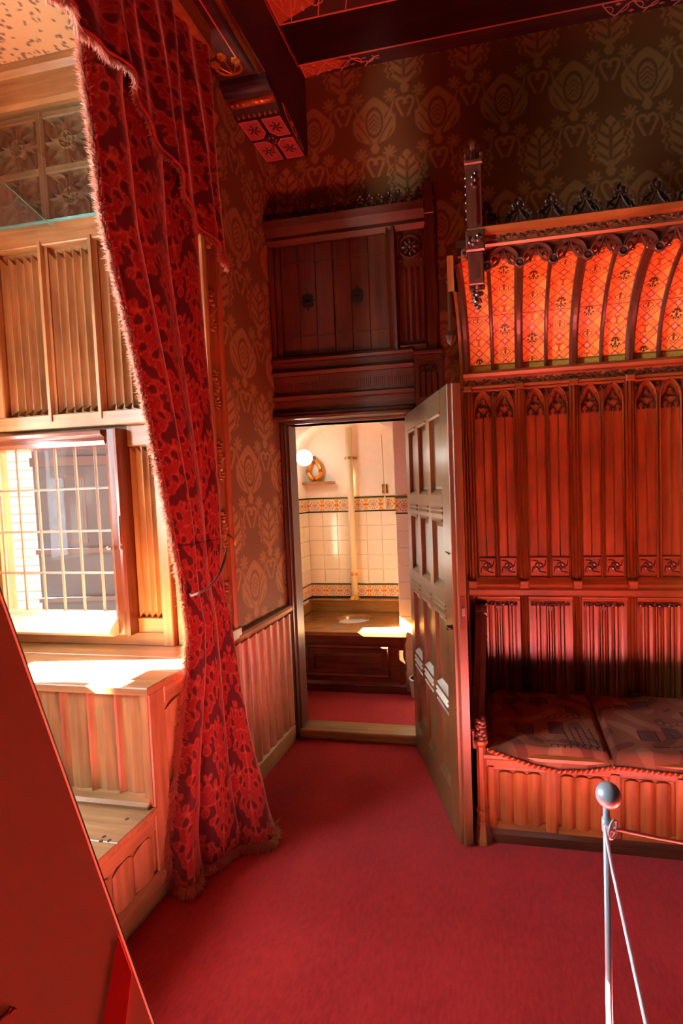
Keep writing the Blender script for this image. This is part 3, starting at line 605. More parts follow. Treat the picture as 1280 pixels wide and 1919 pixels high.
# ================================================================== TOILET DOORWAY FRAME, OVERDOOR CUPBOARD
df = thing('trim_9', 'dark oak door frame around the toilet doorway', 'door frame', (-1.0, D, 0), None, 'structure')
m = MB(FB(D)); m.prof_v([(DX0-0.036, 0), (DX0-0.036, 0.03), (DX0-0.022, 0.04), (DX0-0.012, 0.024), (DX0, 0.03), (DX0, -0.1), (DX0-0.03, -0.1)], 0, DZ+0.03); obj('jamb', m, 'oak_dark_Z', df)
m = MB(FB(D)); m.box(DX0, DX0+0.012, 0.06, DZ, -0.1, 0.0); o = obj('jamb_lining', m, 'oak_dark_Z', df)
m = MB(FB(D)); m.box(DX1, DX1+0.05, 0, DZ+0.03, -0.1, 0.012, 0.004); obj('jamb', m, 'oak_dark_Z', df)
m = MB(FB(D)); m.prof_u([(DZ, -0.1), (DZ, 0.02), (DZ+0.012, 0.035), (DZ+0.03, 0.03), (DZ+0.03, -0.1)], DX0, DX1); obj('head', m, 'oak_dark_X', df)
m = MB(FB(D)); m.box(DX0-0.01, DX1+0.02, 0.0, 0.06, -0.12, 0.012, 0.006); o = obj('threshold', m, 'oak_pale_X', df); o['label'] = 'worn pale oak threshold'

cb = thing('overdoor_cupboard', 'carved dark oak cupboard built over the toilet doorway', 'cupboard', (-0.9, D-0.04, 2.05))
fc = FB(2.80); CL, CR = XL+0.012, -0.372
m = MB(fc); m.box(CL, CR, 2.39, 3.2, -0.078, -0.03); obj('carcass', m, 'oak_dark_Z', cb)
m = MB(fc); m.prof_u([(3.10, -0.04), (3.10, 0.0), (3.125, 0.02), (3.15, 0.012), (3.19, 0.04), (3.23, 0.05), (3.24, -0.04)], CL, -0.43); obj('cornice', m, 'oak_dark_X', cb)
m = MB(fc); m.box(CL, CL+0.03, 2.42, 3.10, -0.04, 0.012, 0.006); m.box(CL+0.03, CL+0.065, 2.42, 3.10, -0.04, 0.0, 0.006); obj('stile', m, 'oak_dark_Z', cb)
for i, (x0, x1) in enumerate(((-1.335, -1.004), (-1.0, -0.672))):
    q = thing('cupboard_door', '', '', ((x0+x1)/2, 2.82, 2.45)); del q['label']; del q['category']; q.parent = cb; q.location = q.location-cb.location
    n_ = 3
    for k in range(n_): m = MB(fc); a, b_ = x0+(x1-x0)*k/n_, x0+(x1-x0)*(k+1)/n_; m.box(a+0.001, b_-0.001, 2.445, 3.10, -0.03, -0.016, 0.002); obj('plank', m, 'oak_dark_Z', q)
    for z in (2.56, 3.0): m = MB(fc); m.box(x0+0.004, x1-0.004, z-0.006, z+0.002, -0.017, -0.013); obj('strap', m, 'oak_dark_X', q)
    cx = (-1.168, -0.855)[i]; m = MB(fc)
    for k in range(4): a = k*pi/2+pi/4; m.lathe((cx+0.021*cos(a), 2.767+0.028*sin(a), -0.018), [(0.021, 0), (0.021, 0.004), (0.015, 0.005)], 12, 2)
    for k in range(4): a = k*pi/2; m.poly([(cx+0.05*cos(a), 2.767+0.066*sin(a)), (cx-0.018*sin(a), 2.767+0.018*cos(a)), (cx+0.018*sin(a), 2.767-0.018*cos(a))], -0.018, -0.0135)
    o = obj('dark_quatrefoil', m, 'iron', q)  # solid dark quatrefoil laid on the planks
m = MB(fc); m.prof_u([(2.395, -0.04), (2.395, 0.03), (2.41, 0.034), (2.43, 0.02), (2.445, -0.02), (2.445, -0.04)], CL, -0.52); obj('bottom_moulding', m, 'oak_dark_X', cb)
m = MB(fc); m.prof_v([(-0.672, -0.03), (-0.672, 0.0), (-0.66, 0.02), (-0.64, 0.008), (-0.625, 0.026), (-0.61, 0.03), (-0.602, -0.01), (-0.602, -0.03)], 2.40, 3.12); obj('stile', m, 'oak_dark_Z', cb)
m = MB(fc); m.box(-0.602, -0.437, 2.41, 3.10, -0.03, -0.012); pa = obj('carved_panel', m, 'oak_dark_Z', cb)
m = MB(fc); m.linen(-0.592, -0.447, 2.47, 2.895, -0.012, 0.016, 4, 0.01, 'flute'); obj('linenfold', m, 'oak_dark_Z', pa)
m = MB(fc); cx, cz = -0.522, 3.005; m.ribbon(arc(cx, cz, 0.062, 0, 345, 18), 0.012, -0.012, 0.01, True)
for k in range(8): a = k*pi/4; m.blob((cx+0.032*cos(a), cz+0.032*sin(a), -0.004), (0.011, 0.02, 0.01), a+pi/2)
m.blob((cx, cz, 0), (0.014, 0.014, 0.012))
for sx in (-1, 1):
    for sz in (-1, 1): m.blob((cx+sx*0.062, cz+sz*0.07, -0.006), (0.015, 0.012, 0.008), sx*sz*0.8)
obj('rosette', m, 'oak_dark_Z', pa)
m = MB(fc); m.prof_u([(2.41, -0.012), (2.41, 0.01), (2.44, 0.018), (2.46, -0.004), (2.46, -0.012)], -0.598, -0.44); obj('sill', m, 'oak_dark_X', pa)
m = MB(fc); m.box(-0.437, CR, 2.40, 3.17, -0.03, 0.014, 0.008); obj('stile', m, 'oak_dark_Z', cb)
m = MB(fc); m.box(-0.44, -0.376, 3.165, 3.345, -0.03, 0.025, 0.004); m.box(-0.43, -0.386, 3.345, 3.365, -0.02, 0.015); m.box(-0.45, -0.37, 3.23, 3.25, -0.03, 0.032); obj('finial_block', m, 'oak_dark_Z', cb)
xs = np.linspace(CL+0.02, -0.46, 17)
me = None
for x in xs:
    m = MB(FB(2.79)); m.ribbon(arc(x, 3.265, 0.022, 0, 345, 10), 0.009, -0.006, 0.006, True); m.ribbon(arc(x+0.029, 3.252, 0.016, 0, 180, 7), 0.008, -0.006, 0.006)
    m.ribbon([(x, 3.285), (x, 3.31)], 0.008, -0.006, 0.006); m.blob((x, 3.318, 0), (0.009, 0.011, 0.008)); m.blob((x-0.014, 3.302, 0), (0.009, 0.006, 0.006), 0.7); m.blob((x+0.014, 3.302, 0), (0.009, 0.006, 0.006), -0.7)
    m.box(x-0.03, x+0.03, 3.238, 3.25, -0.006, 0.006); obj('crest_leaf', m, 'oak_dark_Z', cb)
# frieze with carved blackletter, lintel mouldings
m = MB(fc); m.box(CL, -0.518, 2.05, 2.40, -0.078, 0.0); obj('lintel', m, 'oak_dark_X', cb)
m = MB(fc); m.prof_u([(2.315, 0), (2.315, 0.02), (2.335, 0.03), (2.35, 0.016), (2.36, 0.0)], CL, -0.52); obj('upper_moulding', m, 'oak_dark_X', cb)
m = MB(fc); m.prof_u([(2.165, 0), (2.17, 0.022), (2.19, 0.028), (2.2, 0.01), (2.205, 0.0)], CL, -0.52); obj('lower_moulding', m, 'oak_dark_X', cb)
m = MB(fc); m.prof_u([(2.05, 0), (2.05, 0.05), (2.066, 0.05), (2.075, 0.036), (2.09, 0.032), (2.1, 0.01), (2.105, 0.0)], CL, -0.52); obj('architrave', m, 'oak_dark_X', cb)
m = MB(fc); x = -1.33; words = 'xx xxxx xxlgxlhll xlllxx xxx xxg xlxlxxxx xxlxxx'; 
for ch in words:
    if ch == ' ': x += 0.012; continue
    z0, z1 = 2.225, 2.278
    if ch == 'l' or ch == 'h': z1 = 2.305
    if ch == 'g': z0 = 2.207
    m.poly([(x, z0), (x+0.006, z0-0.004), (x+0.006, z1), (x, z1+0.005)], 0.0, 0.003)
    if ch in 'xhg': m.poly([(x+0.006, z1-0.006), (x+0.012, z1+0.002), (x+0.018, z1-0.004), (x+0.018, 2.228), (x+0.012, 2.224), (x+0.012, z1-0.01 if z1 < 2.29 else 2.27)], 0.0, 0.003)
    x += 0.024 if ch in 'xhg' else 0.013
o = obj('carved_lettering', m, 'oak_dark_X', cb); o['label'] = 'carved gothic lettering'
bk = MB(fc); bk.box(-0.516, -0.35, 2.07, 2.395, -0.078, 0.03, 0.006); bo = obj('bracket', bk, 'oak_dark_Z', cb)
m = MB(fc); m.box(-0.52, -0.342, 2.375, 2.40, -0.078, 0.045, 0.006); m.box(-0.505, -0.36, 2.335, 2.37, 0.03, 0.036); obj('bracket_cap', m, 'oak_dark_X', bo)
m = MB(fc); m.box(-0.49, -0.376, 2.13, 2.325, 0.0305, 0.032); obj('sunk_field', m, 'oak_dark_Z', bo)
m = MB(fc)
for k in range(4): xx = -0.484+k*0.034; m.ribbon([(xx, 2.13), (xx, 2.26)], 0.01, 0.03, 0.042)
for k in range(3): xx = -0.467+k*0.034; m.ribbon(arc(xx, 2.262, 0.017, 0, 180, 8), 0.007, 0.03, 0.042)
m.ribbon(arc(-0.433, 2.298, 0.022, 0, 345, 12), 0.009, 0.03, 0.043, True)
for sx in (-1, 1): m.ribbon(arc(-0.433+sx*0.038, 2.298, 0.014, 0, 345, 10), 0.007, 0.03, 0.041, True)
obj('tracery', m, 'oak_dark_Z', bo)

# ================================================================== OPEN DOOR
HX, HY = -0.602, 2.855; NX, NY = -0.247, 2.06
dl = np.array([NX-HX, NY-HY]); LW = float(np.hypot(*dl)); dl /= LW; dn = np.array([dl[1], -dl[0]])   # dn: towards the viewer's left
if dn[0] > 0: dn = -dn
def FDoor(p): return np.stack([HX+dl[0]*p[:, 0]+dn[0]*p[:, 2], HY+dl[1]*p[:, 0]+dn[1]*p[:, 2], p[:, 1]], 1)
dr = thing('door_1', 'open oak door with twelve sunk panels swung into the room', 'door', (HX, HY, 0.012), None, 'structure')
Z0, Z1 = 0.012, 2.045
m = MB(FDoor); m.box(0.004, LW-0.004, Z0+0.004, Z1-0.004, -0.056, -0.046); obj('core', m, 'oak_door_Z', dr)
cols_ = [(0.085, 0.245), (0.325, 0.495), (0.575, LW-0.095)]; rows = [(0.19, 0.555), (0.632, 1.01), (1.125, 1.46), (1.57, 1.945)]
cols_ = [(0.085, 0.257), (0.32, 0.495), (0.56, 0.752)]
for u0, u1 in ((0, cols_[0][0]), (cols_[2][1], LW)): m = MB(FDoor); m.box(u0, u1, Z0, Z1, -0.045, 0.0, 0.002); obj('stile', m, 'oak_door_Z' if u0 == 0 else 'oak_door_Z', dr)
for z0, z1 in ((Z0, rows[0][0]), (rows[0][1], rows[1][0]), (rows[1][1], rows[2][0]), (rows[2][1], rows[3][0]), (rows[3][1], Z1)):
    m = MB(FDoor); m.box(cols_[0][0], cols_[2][1], z0, z1, -0.045, 0.0); obj('rail', m, 'oak_door_X', dr)
for a, b_ in ((cols_[0][1], cols_[1][0]), (cols_[1][1], cols_[2][0])):
    for z0, z1 in rows: m = MB(FDoor); m.box(a, b_, z0, z1, -0.045, 0.0); obj('muntin', m, 'oak_door_Z', dr)
for (u0, u1) in cols_:
    for (z0, z1) in rows:
        m = MB(FDoor); m.box(u0, u1, z0, z1, -0.04, -0.02); m.frustum(u0+0.02, u1-0.02, z0+0.02, z1-0.02, -0.02, -0.015, 0.02); q = obj('panel', m, 'oak_door_Z', dr)
        m = MB(FDoor); m.prof_u([(z1+0.004, -0.002), (z1-0.006, 0.006), (z1-0.016, -0.002), (z1-0.02, -0.02), (z1+0.004, -0.02)], u0, u1); obj('panel_moulding', m, 'oak_door_X', q)
        m = MB(FDoor); m.prof_u([(z0+0.03, -0.02), (z0, 0.002), (z0-0.006, -0.002), (z0-0.006, -0.02)], u0, u1); obj('weathered_sill', m, 'oak_door_X', q)
        if z1 < 1.8:
            m = MB(FDoor)
            for k in range(2): m.prof_u([(z1+0.02+k*0.022, 0), (z1+0.028+k*0.022, 0.008), (z1+0.036+k*0.022, 0)], u0-0.005, u1+0.005)
            obj('bead', m, 'oak_door_X', q)
m = MB(FDoor); m.box(LW, LW+0.02, Z0, Z1, -0.055, -0.016, 0.003); o = obj('meeting_edge', m, 'oak_door_Z', dr)
m = MB(FDoor); m.box(LW+0.018, LW+0.0225, 0.985, 1.13, -0.047, -0.024); lk = obj('lock_plate', m, 'oak_carved', dr)
m = MB(FDoor); m.box(LW+0.02, LW+0.032, 1.045, 1.08, -0.042, -0.03); obj('latch_bolt', m, 'steel', lk)
m = MB(FDoor); m.lathe((LW-0.028, 0.985, 0), [(0.012, 0), (0.01, 0.012), (0.013, 0.022), (0.006, 0.026)], 10, 2); obj('knob', m, 'iron', dr, True)
m = MB(FDoor); m.tube([(LW-0.075, 1.315, 0.004), (LW-0.02, 1.312, 0.006)], 0.003, 6); obj('hook', m, 'iron', dr)

# ================================================================== SETTLE
YBK = 2.74; P_ = 0.285; S0 = -0.208; NB = 6; fk = FB(YBK); XR = S0+P_*NB
st = thing('canopied_settle', 'high-backed gothic oak settle with painted coved canopy', 'settle', (0.6, 2.4, 0))
m = MB(fk); m.box(S0, XR, 0.0, 2.66, -0.05, -0.012); obj('back_board', m, 'oak_settle_Z', st)
lanc = {}
def bay_parts(x0, x1, first):
    # x0,x1: clear opening of one bay
    m = MB(fk); m.box(x0, x1, 1.04, 2.15, -0.012, -0.004); pan = obj('back_panel', m, 'oak_settle_Z', st)
    wv = (x1-x0)/2
    for h in range(2):
        a, b_ = x0+h*wv+0.004, x0+(h+1)*wv-0.004; mid = (a+b_)/2
        m = MB(fk); path = [(a+0.004, 1.085), (a+0.004, 2.03)]+[tuple(q) for q in pointed(a+0.004, b_-0.004, 2.035, 2.135)]+[(b_-0.004, 2.03), (b_-0.004, 1.085)]
        m.ribbon(path, 0.010, -0.004, 0.022); obj('lancet_arch', m, 'oak_settle_Z', pan)
        m = MB(fk); m.ribbon([(mid, 1.205), (mid, 2.0)], 0.006, -0.004, 0.012); obj('glazing_bar', m, 'oak_settle_Z', pan)
        m = MB(fk)
        for k in range(3): an = pi/2+k*2*pi/3; m.ribbon(arc(mid+0.015*cos(an), 2.062+0.017*sin(an), 0.0125, np.degrees(an)-125, np.degrees(an)+125, 8), 0.006, -0.004, 0.012)
        for q in (-1, 1):
            m.ribbon(pointed(mid+q*0.026-0.02, mid+q*0.026+0.02, 1.985, 2.022, 5), 0.007, -0.004, 0.012)
            m.blob((mid+q*0.026-0.012, 1.99, 0.004), (0.007, 0.009, 0.008), 0.5); m.blob((mid+q*0.026+0.012, 1.99, 0.004), (0.007, 0.009, 0.008), -0.5)
            m.ribbon(bez((mid+q*0.05, 1.99), (mid+q*0.045, 2.03), (mid+q*0.03, 2.035), (mid+q*0.028, 2.05)), 0.008, -0.004, 0.010)
        obj('trefoil_tracery', m, 'oak_carved', pan)
        m = MB(fk)
        for q in (-1, 1):
            for k in range(3): m.blob((mid+q*(0.040+0.009*k), 2.085+0.018*k, 0.002), (0.010, 0.008, 0.009), q*0.7)
            m.ribbon(arc(mid+q*0.05, 2.118, 0.010, 0, 300, 8), 0.006, -0.004, 0.010)
        obj('spandrel_leaf', m, 'oak_carved', pan)['kind'] = 'stuff'
        m = MB(fk); m.box(a+0.008, b_-0.008, 1.098, 1.2, -0.004, 0.008, 0.004); fp = obj('flower_panel', m, 'oak_settle_X', pan)
        m = MB(fk); cz = 1.148
        for k in range(4):
            an = k*pi/2+pi/4; m.blob((mid+0.016*cos(an), cz+0.016*sin(an), 0.009), (0.010, 0.013, 0.006), an)
            m.ribbon(bez((mid+0.02*cos(an-pi/4), cz+0.02*sin(an-pi/4)), (mid+0.034*cos(an-pi/4), cz+0.034*sin(an-pi/4)), (mid+0.04*cos(an-0.3), cz+0.036*sin(an-0.3)), (mid+0.052*cos(an), cz+0.048*sin(an))), 0.006, 0.006, 0.014)
        obj('carved_flower', m, 'oak_carved', fp)
        m = MB(fk); m.blob((mid, cz, 0.012), (0.006, 0.006, 0.006)); obj('flower_eye', m, 'oak_settle_X', fp)
    m = MB(fk); m.prof_u([(1.035, -0.012), (1.035, 0.034), (1.05, 0.032), (1.088, 0.004), (1.088, -0.012)], x0, x1); obj('sloped_sill', m, 'oak_settle_X', pan)
    m = MB(fk); m.box(x0, x1, 2.13, 2.145, -0.004, 0.02, 0.004); obj('head_bead', m, 'oak_settle_X', pan)
    # lower linenfold
    m = MB(fk); m.box(x0, x1, 0.42, 0.965, -0.012, -0.006); m.linen(x0+0.012, x1-0.018, 0.42, 0.925, -0.006, 0.013, 4, 0, 'fold', 30); lp = obj('linenfold_panel', m, 'oak_settle_Z', st)
    m = MB(fk)
    for k in range(9):
        xx = x0+0.02+k*(x1-x0-0.045)/8; m.blob((xx, 0.932+0.004*(k % 2), 0.008), (0.012, 0.008, 0.01), 0.5*(-1)**k)
        if k % 3 == 0: m.blob((xx, 0.941, 0.012), (0.006, 0.012, 0.008))
    mid = (x0+x1)/2-0.003; m.poly([(mid-0.014, 0.925), (mid+0.014, 0.925), (mid+0.004, 0.895), (mid, 0.872), (mid-0.004, 0.895)], 0.004, 0.018)
    obj('carved_cresting', m, 'oak_carved', lp)
    m = MB(fk); m.prof_u([(0.955, -0.006), (0.955, 0.012), (0.968, 0.02), (0.978, 0.02), (0.985, -0.006)], x0, x1); obj('frame_bead', m, 'oak_settle_X', lp)
for k in range(NB):
    bay_parts(S0+P_*k+0.024, S0+P_*(k+1)-0.024, k == 0)
for k in range(NB+1):
    x = S0+P_*k; m = MB(fk)
    m.prof_v([(x-0.024, -0.012), (x-0.024, 0.012), (x-0.016, 0.03), (x-0.01, 0.018), (x, 0.042), (x+0.01, 0.018), (x+0.016, 0.03), (x+0.024, 0.012), (x+0.024, -0.012)], 0.45, 2.15); obj('stile', m, 'oak_settle_Z', st)
    m = MB(fk); m.box(x-0.026, x+0.026, 1.03, 1.075, 0.0, 0.05, 0.006); obj('stile_block', m, 'oak_settle_X', st)
    m = MB(fk); m.box(x-0.024, x+0.024, 2.13, 2.165, 0, 0.048, 0.006); obj('stile_cap', m, 'oak_settle_X', st)
    m = MB(fk); m.poly([(x-0.022, 0.425), (x+0.022, 0.425), (x+0.025, 0.47), (x-0.025, 0.47)], 0.0, 0.055); obj('stile_foot', m, 'oak_carved', st)
m = MB(fk); m.prof_u([(0.985, -0.012), (0.985, 0.034), (0.995, 0.042), (1.02, 0.042), (1.035, 0.03), (1.035, -0.012)], S0-0.02, XR+0.02); obj('middle_rail', m, 'oak_settle_X', st)
m = MB(fk); m.prof_u([(2.145, -0.012), (2.145, 0.03), (2.158, 0.034), (2.165, 0.012), (2.20, 0.02), (2.206, 0.05), (2.222, 0.058), (2.238, 0.045), (2.24, -0.012)], S0-0.02, XR+0.02); obj('frieze_rail', m, 'oak_settle_X', st)
def vine(u0, u1, z, n, s=1.0):
    mm = MB(fk); x = u0; k = 0
    mm.ribbon([(u, z+0.008*s*sin(u*60)) for u in np.arange(u0, u1, 0.012)], 0.005, n-0.004, n+0.004)
    while x < u1:
        for q in (-1, 1): mm.blob((x+0.008*q, z+q*0.008*s*(-1)**k, n), (0.012*s, 0.006*s, 0.006), 0.5*q*(-1)**k, 6, 4)
        for q in range(3): mm.blob((x+0.024+0.006*cos(q*2.1), z+0.006*sin(q*2.1), n+0.002), (0.004*s, 0.004*s, 0.005), 0, 6, 4)
        x += 0.042; k += 1
    return mm
obj('vine_carving', vine(S0, XR, 2.183, 0.018), 'oak_carved', st)['kind'] = 'stuff'
# coved canopy
AC, BC, ZC = 0.50, 0.42, 2.235
def cove(t): return 0.012+AC*(1-np.cos(t)), ZC+BC*np.sin(t)
def cove_panel(x0, x1, var):
    nu, nv = 44, 190; ts = np.linspace(0.0, pi/2*0.98, nv); us = np.linspace(x0, x1, nu)
    n_, z_ = cove(ts); L = np.concatenate([[0], np.cumsum(np.hypot(np.diff(n_), np.diff(z_)))])
    P = np.zeros((nv, nu, 3)); P[..., 0] = us; P[..., 1] = z_[:, None]; P[..., 2] = n_[:, None]
    mb = MB(fk); mb.grid(P); x = (np.broadcast_to(us, (nv, nu))-(x0+x1)/2); y = np.broadcast_to(L[:, None], (nv, nu))
    wx, wy = 0.125, 0.115; y2 = y-0.045+(wy/2 if var % 2 else 0)
    a, b_ = x/wx+y2/wy+0.5, x/wx-y2/wy+0.5; fa, fb_ = a-np.round(a), b_-np.round(b_)
    col = np.tile(np.array(lin((250, 206, 104))), (nv, nu, 1)); band = (np.abs(fa) < 0.17) | (np.abs(fb_) < 0.17)
    col[band] = lin((244, 176, 84)); edge = (np.abs(np.abs(fa)-0.17) < 0.022) | (np.abs(np.abs(fb_)-0.17) < 0.022)
    col[edge] = lin((164, 66, 22)); sq = (np.abs(fa) < 0.125) & (np.abs(fb_) < 0.125); col[sq] = lin((236, 190, 160))
    col[(np.abs(fa) < 0.15) & (np.abs(fb_) < 0.15) & ~sq] = lin((150, 60, 24))
    for j in range(-1, 9):
        cy = 0.045-(wy/2 if var % 2 else 0)+wy*j; kind = (j+var//2) % 3; xx, yy = x, y-cy; r = np.hypot(xx, yy); an = np.arctan2(yy, xx)
        if kind == 0:
            mk = (np.abs(xx) < 0.003) & (np.abs(yy) < 0.026)
            for lx_, ly in ((0.016, 0.012), (-0.016, 0.012), (0.02, -0.006), (-0.02, -0.006), (0, 0.026), (0.009, 0.022), (-0.009, 0.022), (0.011, -0.016), (-0.011, -0.016)): mk |= ((xx-lx_)/0.0062)**2+((yy-ly)/0.0052)**2 < 1
            mk |= (np.abs(np.abs(xx)-0.6*np.abs(yy)-0.002) < 0.002) & (np.abs(yy) < 0.02); c = lin((58, 34, 18))
        elif kind == 1:
            mk = (np.abs(xx) < 0.005) & (np.abs(yy) < 0.022); mk |= (np.abs(yy-0.016) < 0.006) & (np.abs(xx) < 0.014); mk |= (np.abs(yy+0.018) < 0.004) & (np.abs(xx) < 0.011); c = lin((190, 96, 34))
        else:
            mk = (np.abs(r-0.02-0.004*np.cos(4*an)) < 0.0028) | ((xx/0.0055)**2+((yy-0.004)/0.02)**2 < 1); c = lin((136, 62, 26))
        col[mk & ~band] = c
    low = y < 0.046; col[low] = lin((206, 172, 64)); tri = low & (np.abs((np.abs((x/0.045) % 1-0.5)*2)*0.022+0.01-y) < 0.0028); col[tri] = lin((226, 190, 90)); col[low & ((np.abs(y-0.004) < 0.003) | (np.abs(y-0.04) < 0.003))] = lin((120, 84, 24))
    col[(np.abs(y-0.30) < 0.0016)] = lin((110, 44, 18))
    mb.cols = col.reshape(-1, 3); return mb
for k in range(NB*2):
    x0 = S0+P_/2*k; obj('painted_cove_panel', cove_panel(x0+0.008, x0+P_/2-0.008, (0, 3, 4, 1, 2, 5)[k % 6]), 'painted_board', st, True)
for k in range(NB*2+1):
    x = S0+P_/2*k; big = k % 2 == 0; hw = 0.021 if big else 0.0095; dp = 0.036 if big else 0.024; ts = np.linspace(0, pi/2*0.98, 18)
    V = []
    for t in ts:
        n_, z_ = cove(t); nx, nz = np.cos(t), -np.sin(t)   # inward normal of the cove
        for du, dd in ((-hw, -0.004), (-hw, dp*0.6), (-hw*0.45, dp), (hw*0.45, dp), (hw, dp*0.6), (hw, -0.004)): V.append((x+du, z_+nz*dd, n_+nx*dd))
    f = []
    for i in range(len(ts)-1):
        for q in range(5): f.append((6*i+q, 6*i+6+q, 6*i+7+q, 6*i+1+q))
    m = MB(fk); m.add(V, f); obj('rib' if big else 'thin_rib', m, 'oak_dark_Z', st)
# canopy front: cornice, arcade fringe, cresting
NC = 0.54
m = MB(fk); m.prof_u([(2.655, NC-0.05), (2.655, NC+0.008), (2.664, NC+0.016), (2.672, NC+0.006), (2.704, NC+0.012), (2.710, NC+0.03), (2.73, NC+0.036), (2.742, NC+0.02), (2.752, NC-0.06)], S0+0.06, XR); obj('cornice', m, 'oak_settle_X', st)
obj('cornice_vine', vine(S0+0.14, XR, 2.688, NC+0.012, 0.9), 'oak_carved', st)['kind'] = 'stuff'
m = MB(fk); m.box(S0+0.06, XR, 2.64, 2.752, NC-0.09, NC-0.03); m.box(S0+0.0, XR, 2.70, 2.73, -0.01, NC-0.06); obj('canopy_roof', m, 'oak_dark_X', st)
for k in range(NB*2):
    x0 = S0+0.0+P_/2*k; x1 = x0+P_/2; xm = (x0+x1)/2; rr = P_/4-0.004; zb = 2.575
    if k == 0: x0 += 0.065; xm = (x0+x1)/2; rr = (x1-x0)/2-0.004
    m = MB(fk); m.ribbon(np.concatenate([[(xm+rr, zb+0.012)], arc(xm, zb+0.018, rr, 0, 180, 16, 0.060), [(xm-rr, zb+0.012)]]), 0.013, NC-0.03, NC+0.006); ar = obj('arcade_arch', m, 'oak_carved', st)
    m = MB(fk); pts = [(x0, 2.658), (x0, zb+0.02)]+[tuple(q) for q in arc(xm, zb+0.018, rr+0.003, 180, 90, 8, 0.063)]+[(xm, 2.658)]; m.poly(pts, NC-0.028, NC-0.014)
    pts = [(xm, 2.658), (xm, zb+0.081)]+[tuple(q) for q in arc(xm, zb+0.018, rr+0.003, 90, 0, 8, 0.063)]+[(x1, zb+0.02), (x1, 2.658)]; m.poly(pts, NC-0.028, NC-0.014); obj('spandrel', m, 'oak_carved', ar)
    m = MB(fk)
    for q in (-1, 1):
        m.ribbon(bez((xm+q*rr*0.95, zb+0.012), (xm+q*rr*0.5, zb-0.004), (xm+q*rr*0.2, zb+0.03), (xm+q*0.002, zb+0.072)), 0.009, NC-0.026, NC-0.004)
        m.ribbon(bez((xm+q*rr*0.7, zb+0.02), (xm+q*rr*0.75, zb+0.045), (xm+q*rr*0.35, zb+0.05), (xm+q*rr*0.4, zb+0.025)), 0.006, NC-0.026, NC-0.008)
        m.blob((xm+q*rr*0.62, zb+0.034, NC-0.014), (0.009, 0.012, 0.008), q*0.6); m.blob((xm+q*rr*0.42, zb+0.012, NC-0.014), (0.009, 0.006, 0.008))
    obj('cusp_tracery', m, 'oak_carved', ar)
    m = MB(fk); m.lathe((x1, zb+0.006, NC-0.012), [(0.006, 0.02), (0.02, 0.008), (0.022, -0.004), (0.013, -0.016), (0.004, -0.024)], 10, 1); m.ribbon(arc(x1, zb, 0.019, 0, 345, 12), 0.008, NC+0.002, NC+0.014, True); obj('pendant', m, 'oak_carved', st, True)
for k in range(NB*2):
    x0 = S0+P_/2*k; x1 = x0+P_/2; xm = (x0+x1)/2; zz = 2.748; n0, n1 = NC-0.055, NC-0.035
    m = MB(fk); pts = [(x0+0.004, zz)]+[tuple(q) for q in bez((x0+0.004, zz+0.012), (x0+0.045, zz+0.012), (xm+0.03, zz+0.04), (x1-0.006, zz+0.085))]+[(x1, zz+0.085), (x1, zz)]
    L = [tuple(q) for q in bez((xm, zz+0.004), (xm+0.035, zz+0.012), (x1-0.022, zz+0.03), (x1-0.003, zz+0.075))]
    m.poly([(xm, zz-0.004)]+L+[(x1-0.003, zz-0.004)], n0, n1)
    L2 = [(2*x1-a_, b_) for a_, b_ in L]; m.poly([(xm+P_/2, zz-0.004)]+L2+[(x1+0.003, zz-0.004)], n0, n1)
    m.ribbon(L, 0.006, n1-0.004, n1+0.006); m.ribbon(L2, 0.006, n1-0.004, n1+0.006); cr = obj('crest_gable', m, 'oak_carved', st)
    m = MB(fk)
    for q in (-1, 1):
        m.ribbon(bez((x1+q*0.06, zz+0.02), (x1+q*0.06, zz+0.055), (x1+q*0.03, zz+0.07), (x1+q*0.012, zz+0.082)), 0.01, n0, n1)
        m.ribbon(bez((x1+q*0.035, zz+0.03), (x1+q*0.05, zz+0.05), (x1+q*0.03, zz+0.055), (x1+q*0.02, zz+0.05)), 0.008, n0, n1)
        for b2 in range(3): m.blob((x1+q*(0.02+0.018*b2), zz+0.078-0.012*b2, n1), (0.009, 0.007, 0.008))
    obj('crest_tracery', m, 'oak_carved', cr)
    m = MB(fk); m.ribbon(arc(x1, zz+0.105, 0.018, -60, 240, 12), 0.009, n0, n1+0.008); m.blob((x1, zz+0.102, n1), (0.011, 0.012, 0.011)); m.blob((x1, zz+0.128, n1-0.01), (0.007, 0.01, 0.008)); m.blob((x1-0.024, zz+0.094, n1), (0.008, 0.011, 0.008)); m.blob((x1+0.024, zz+0.094, n1), (0.008, 0.011, 0.008)); obj('crest_knob', m, 'oak_carved', cr)
# left end: pinnacle, end board, arm, front post
px, pn_ = -0.113, NC
m = MB(fk); m.box(px-0.034, px+0.034, 2.49, 2.63, pn_-0.034, pn_+0.034, 0.004); m.box(px-0.042, px+0.042, 2.63, 2.72, pn_-0.042, pn_+0.044, 0.006); pin = obj('pinnacle', m, 'oak_carved', st)
m = MB(fk); m.box(px-0.034, px+0.034, 2.72, 3.0, pn_-0.034, pn_+0.034, 0.003); obj('pinnacle_shaft', m, 'oak_carved', pin)
m = MB(fk); m.poly([(px-0.014, 2.745), (px+0.014, 2.745), (px+0.014, 2.93), (px, 2.965), (px-0.014, 2.93)], pn_+0.032, pn_+0.0355); obj('sunk_light', m, 'oak_carved', pin)
m = MB(fk); m.poly([(px-0.006, 2.745), (px+0.01, 2.74), (px+0.01, 2.88), (px+0.002, 2.895), (px-0.006, 2.88)], pn_+0.0355, pn_+0.044); obj('shaft_rib', m, 'oak_carved', pin)
m = MB(fk)
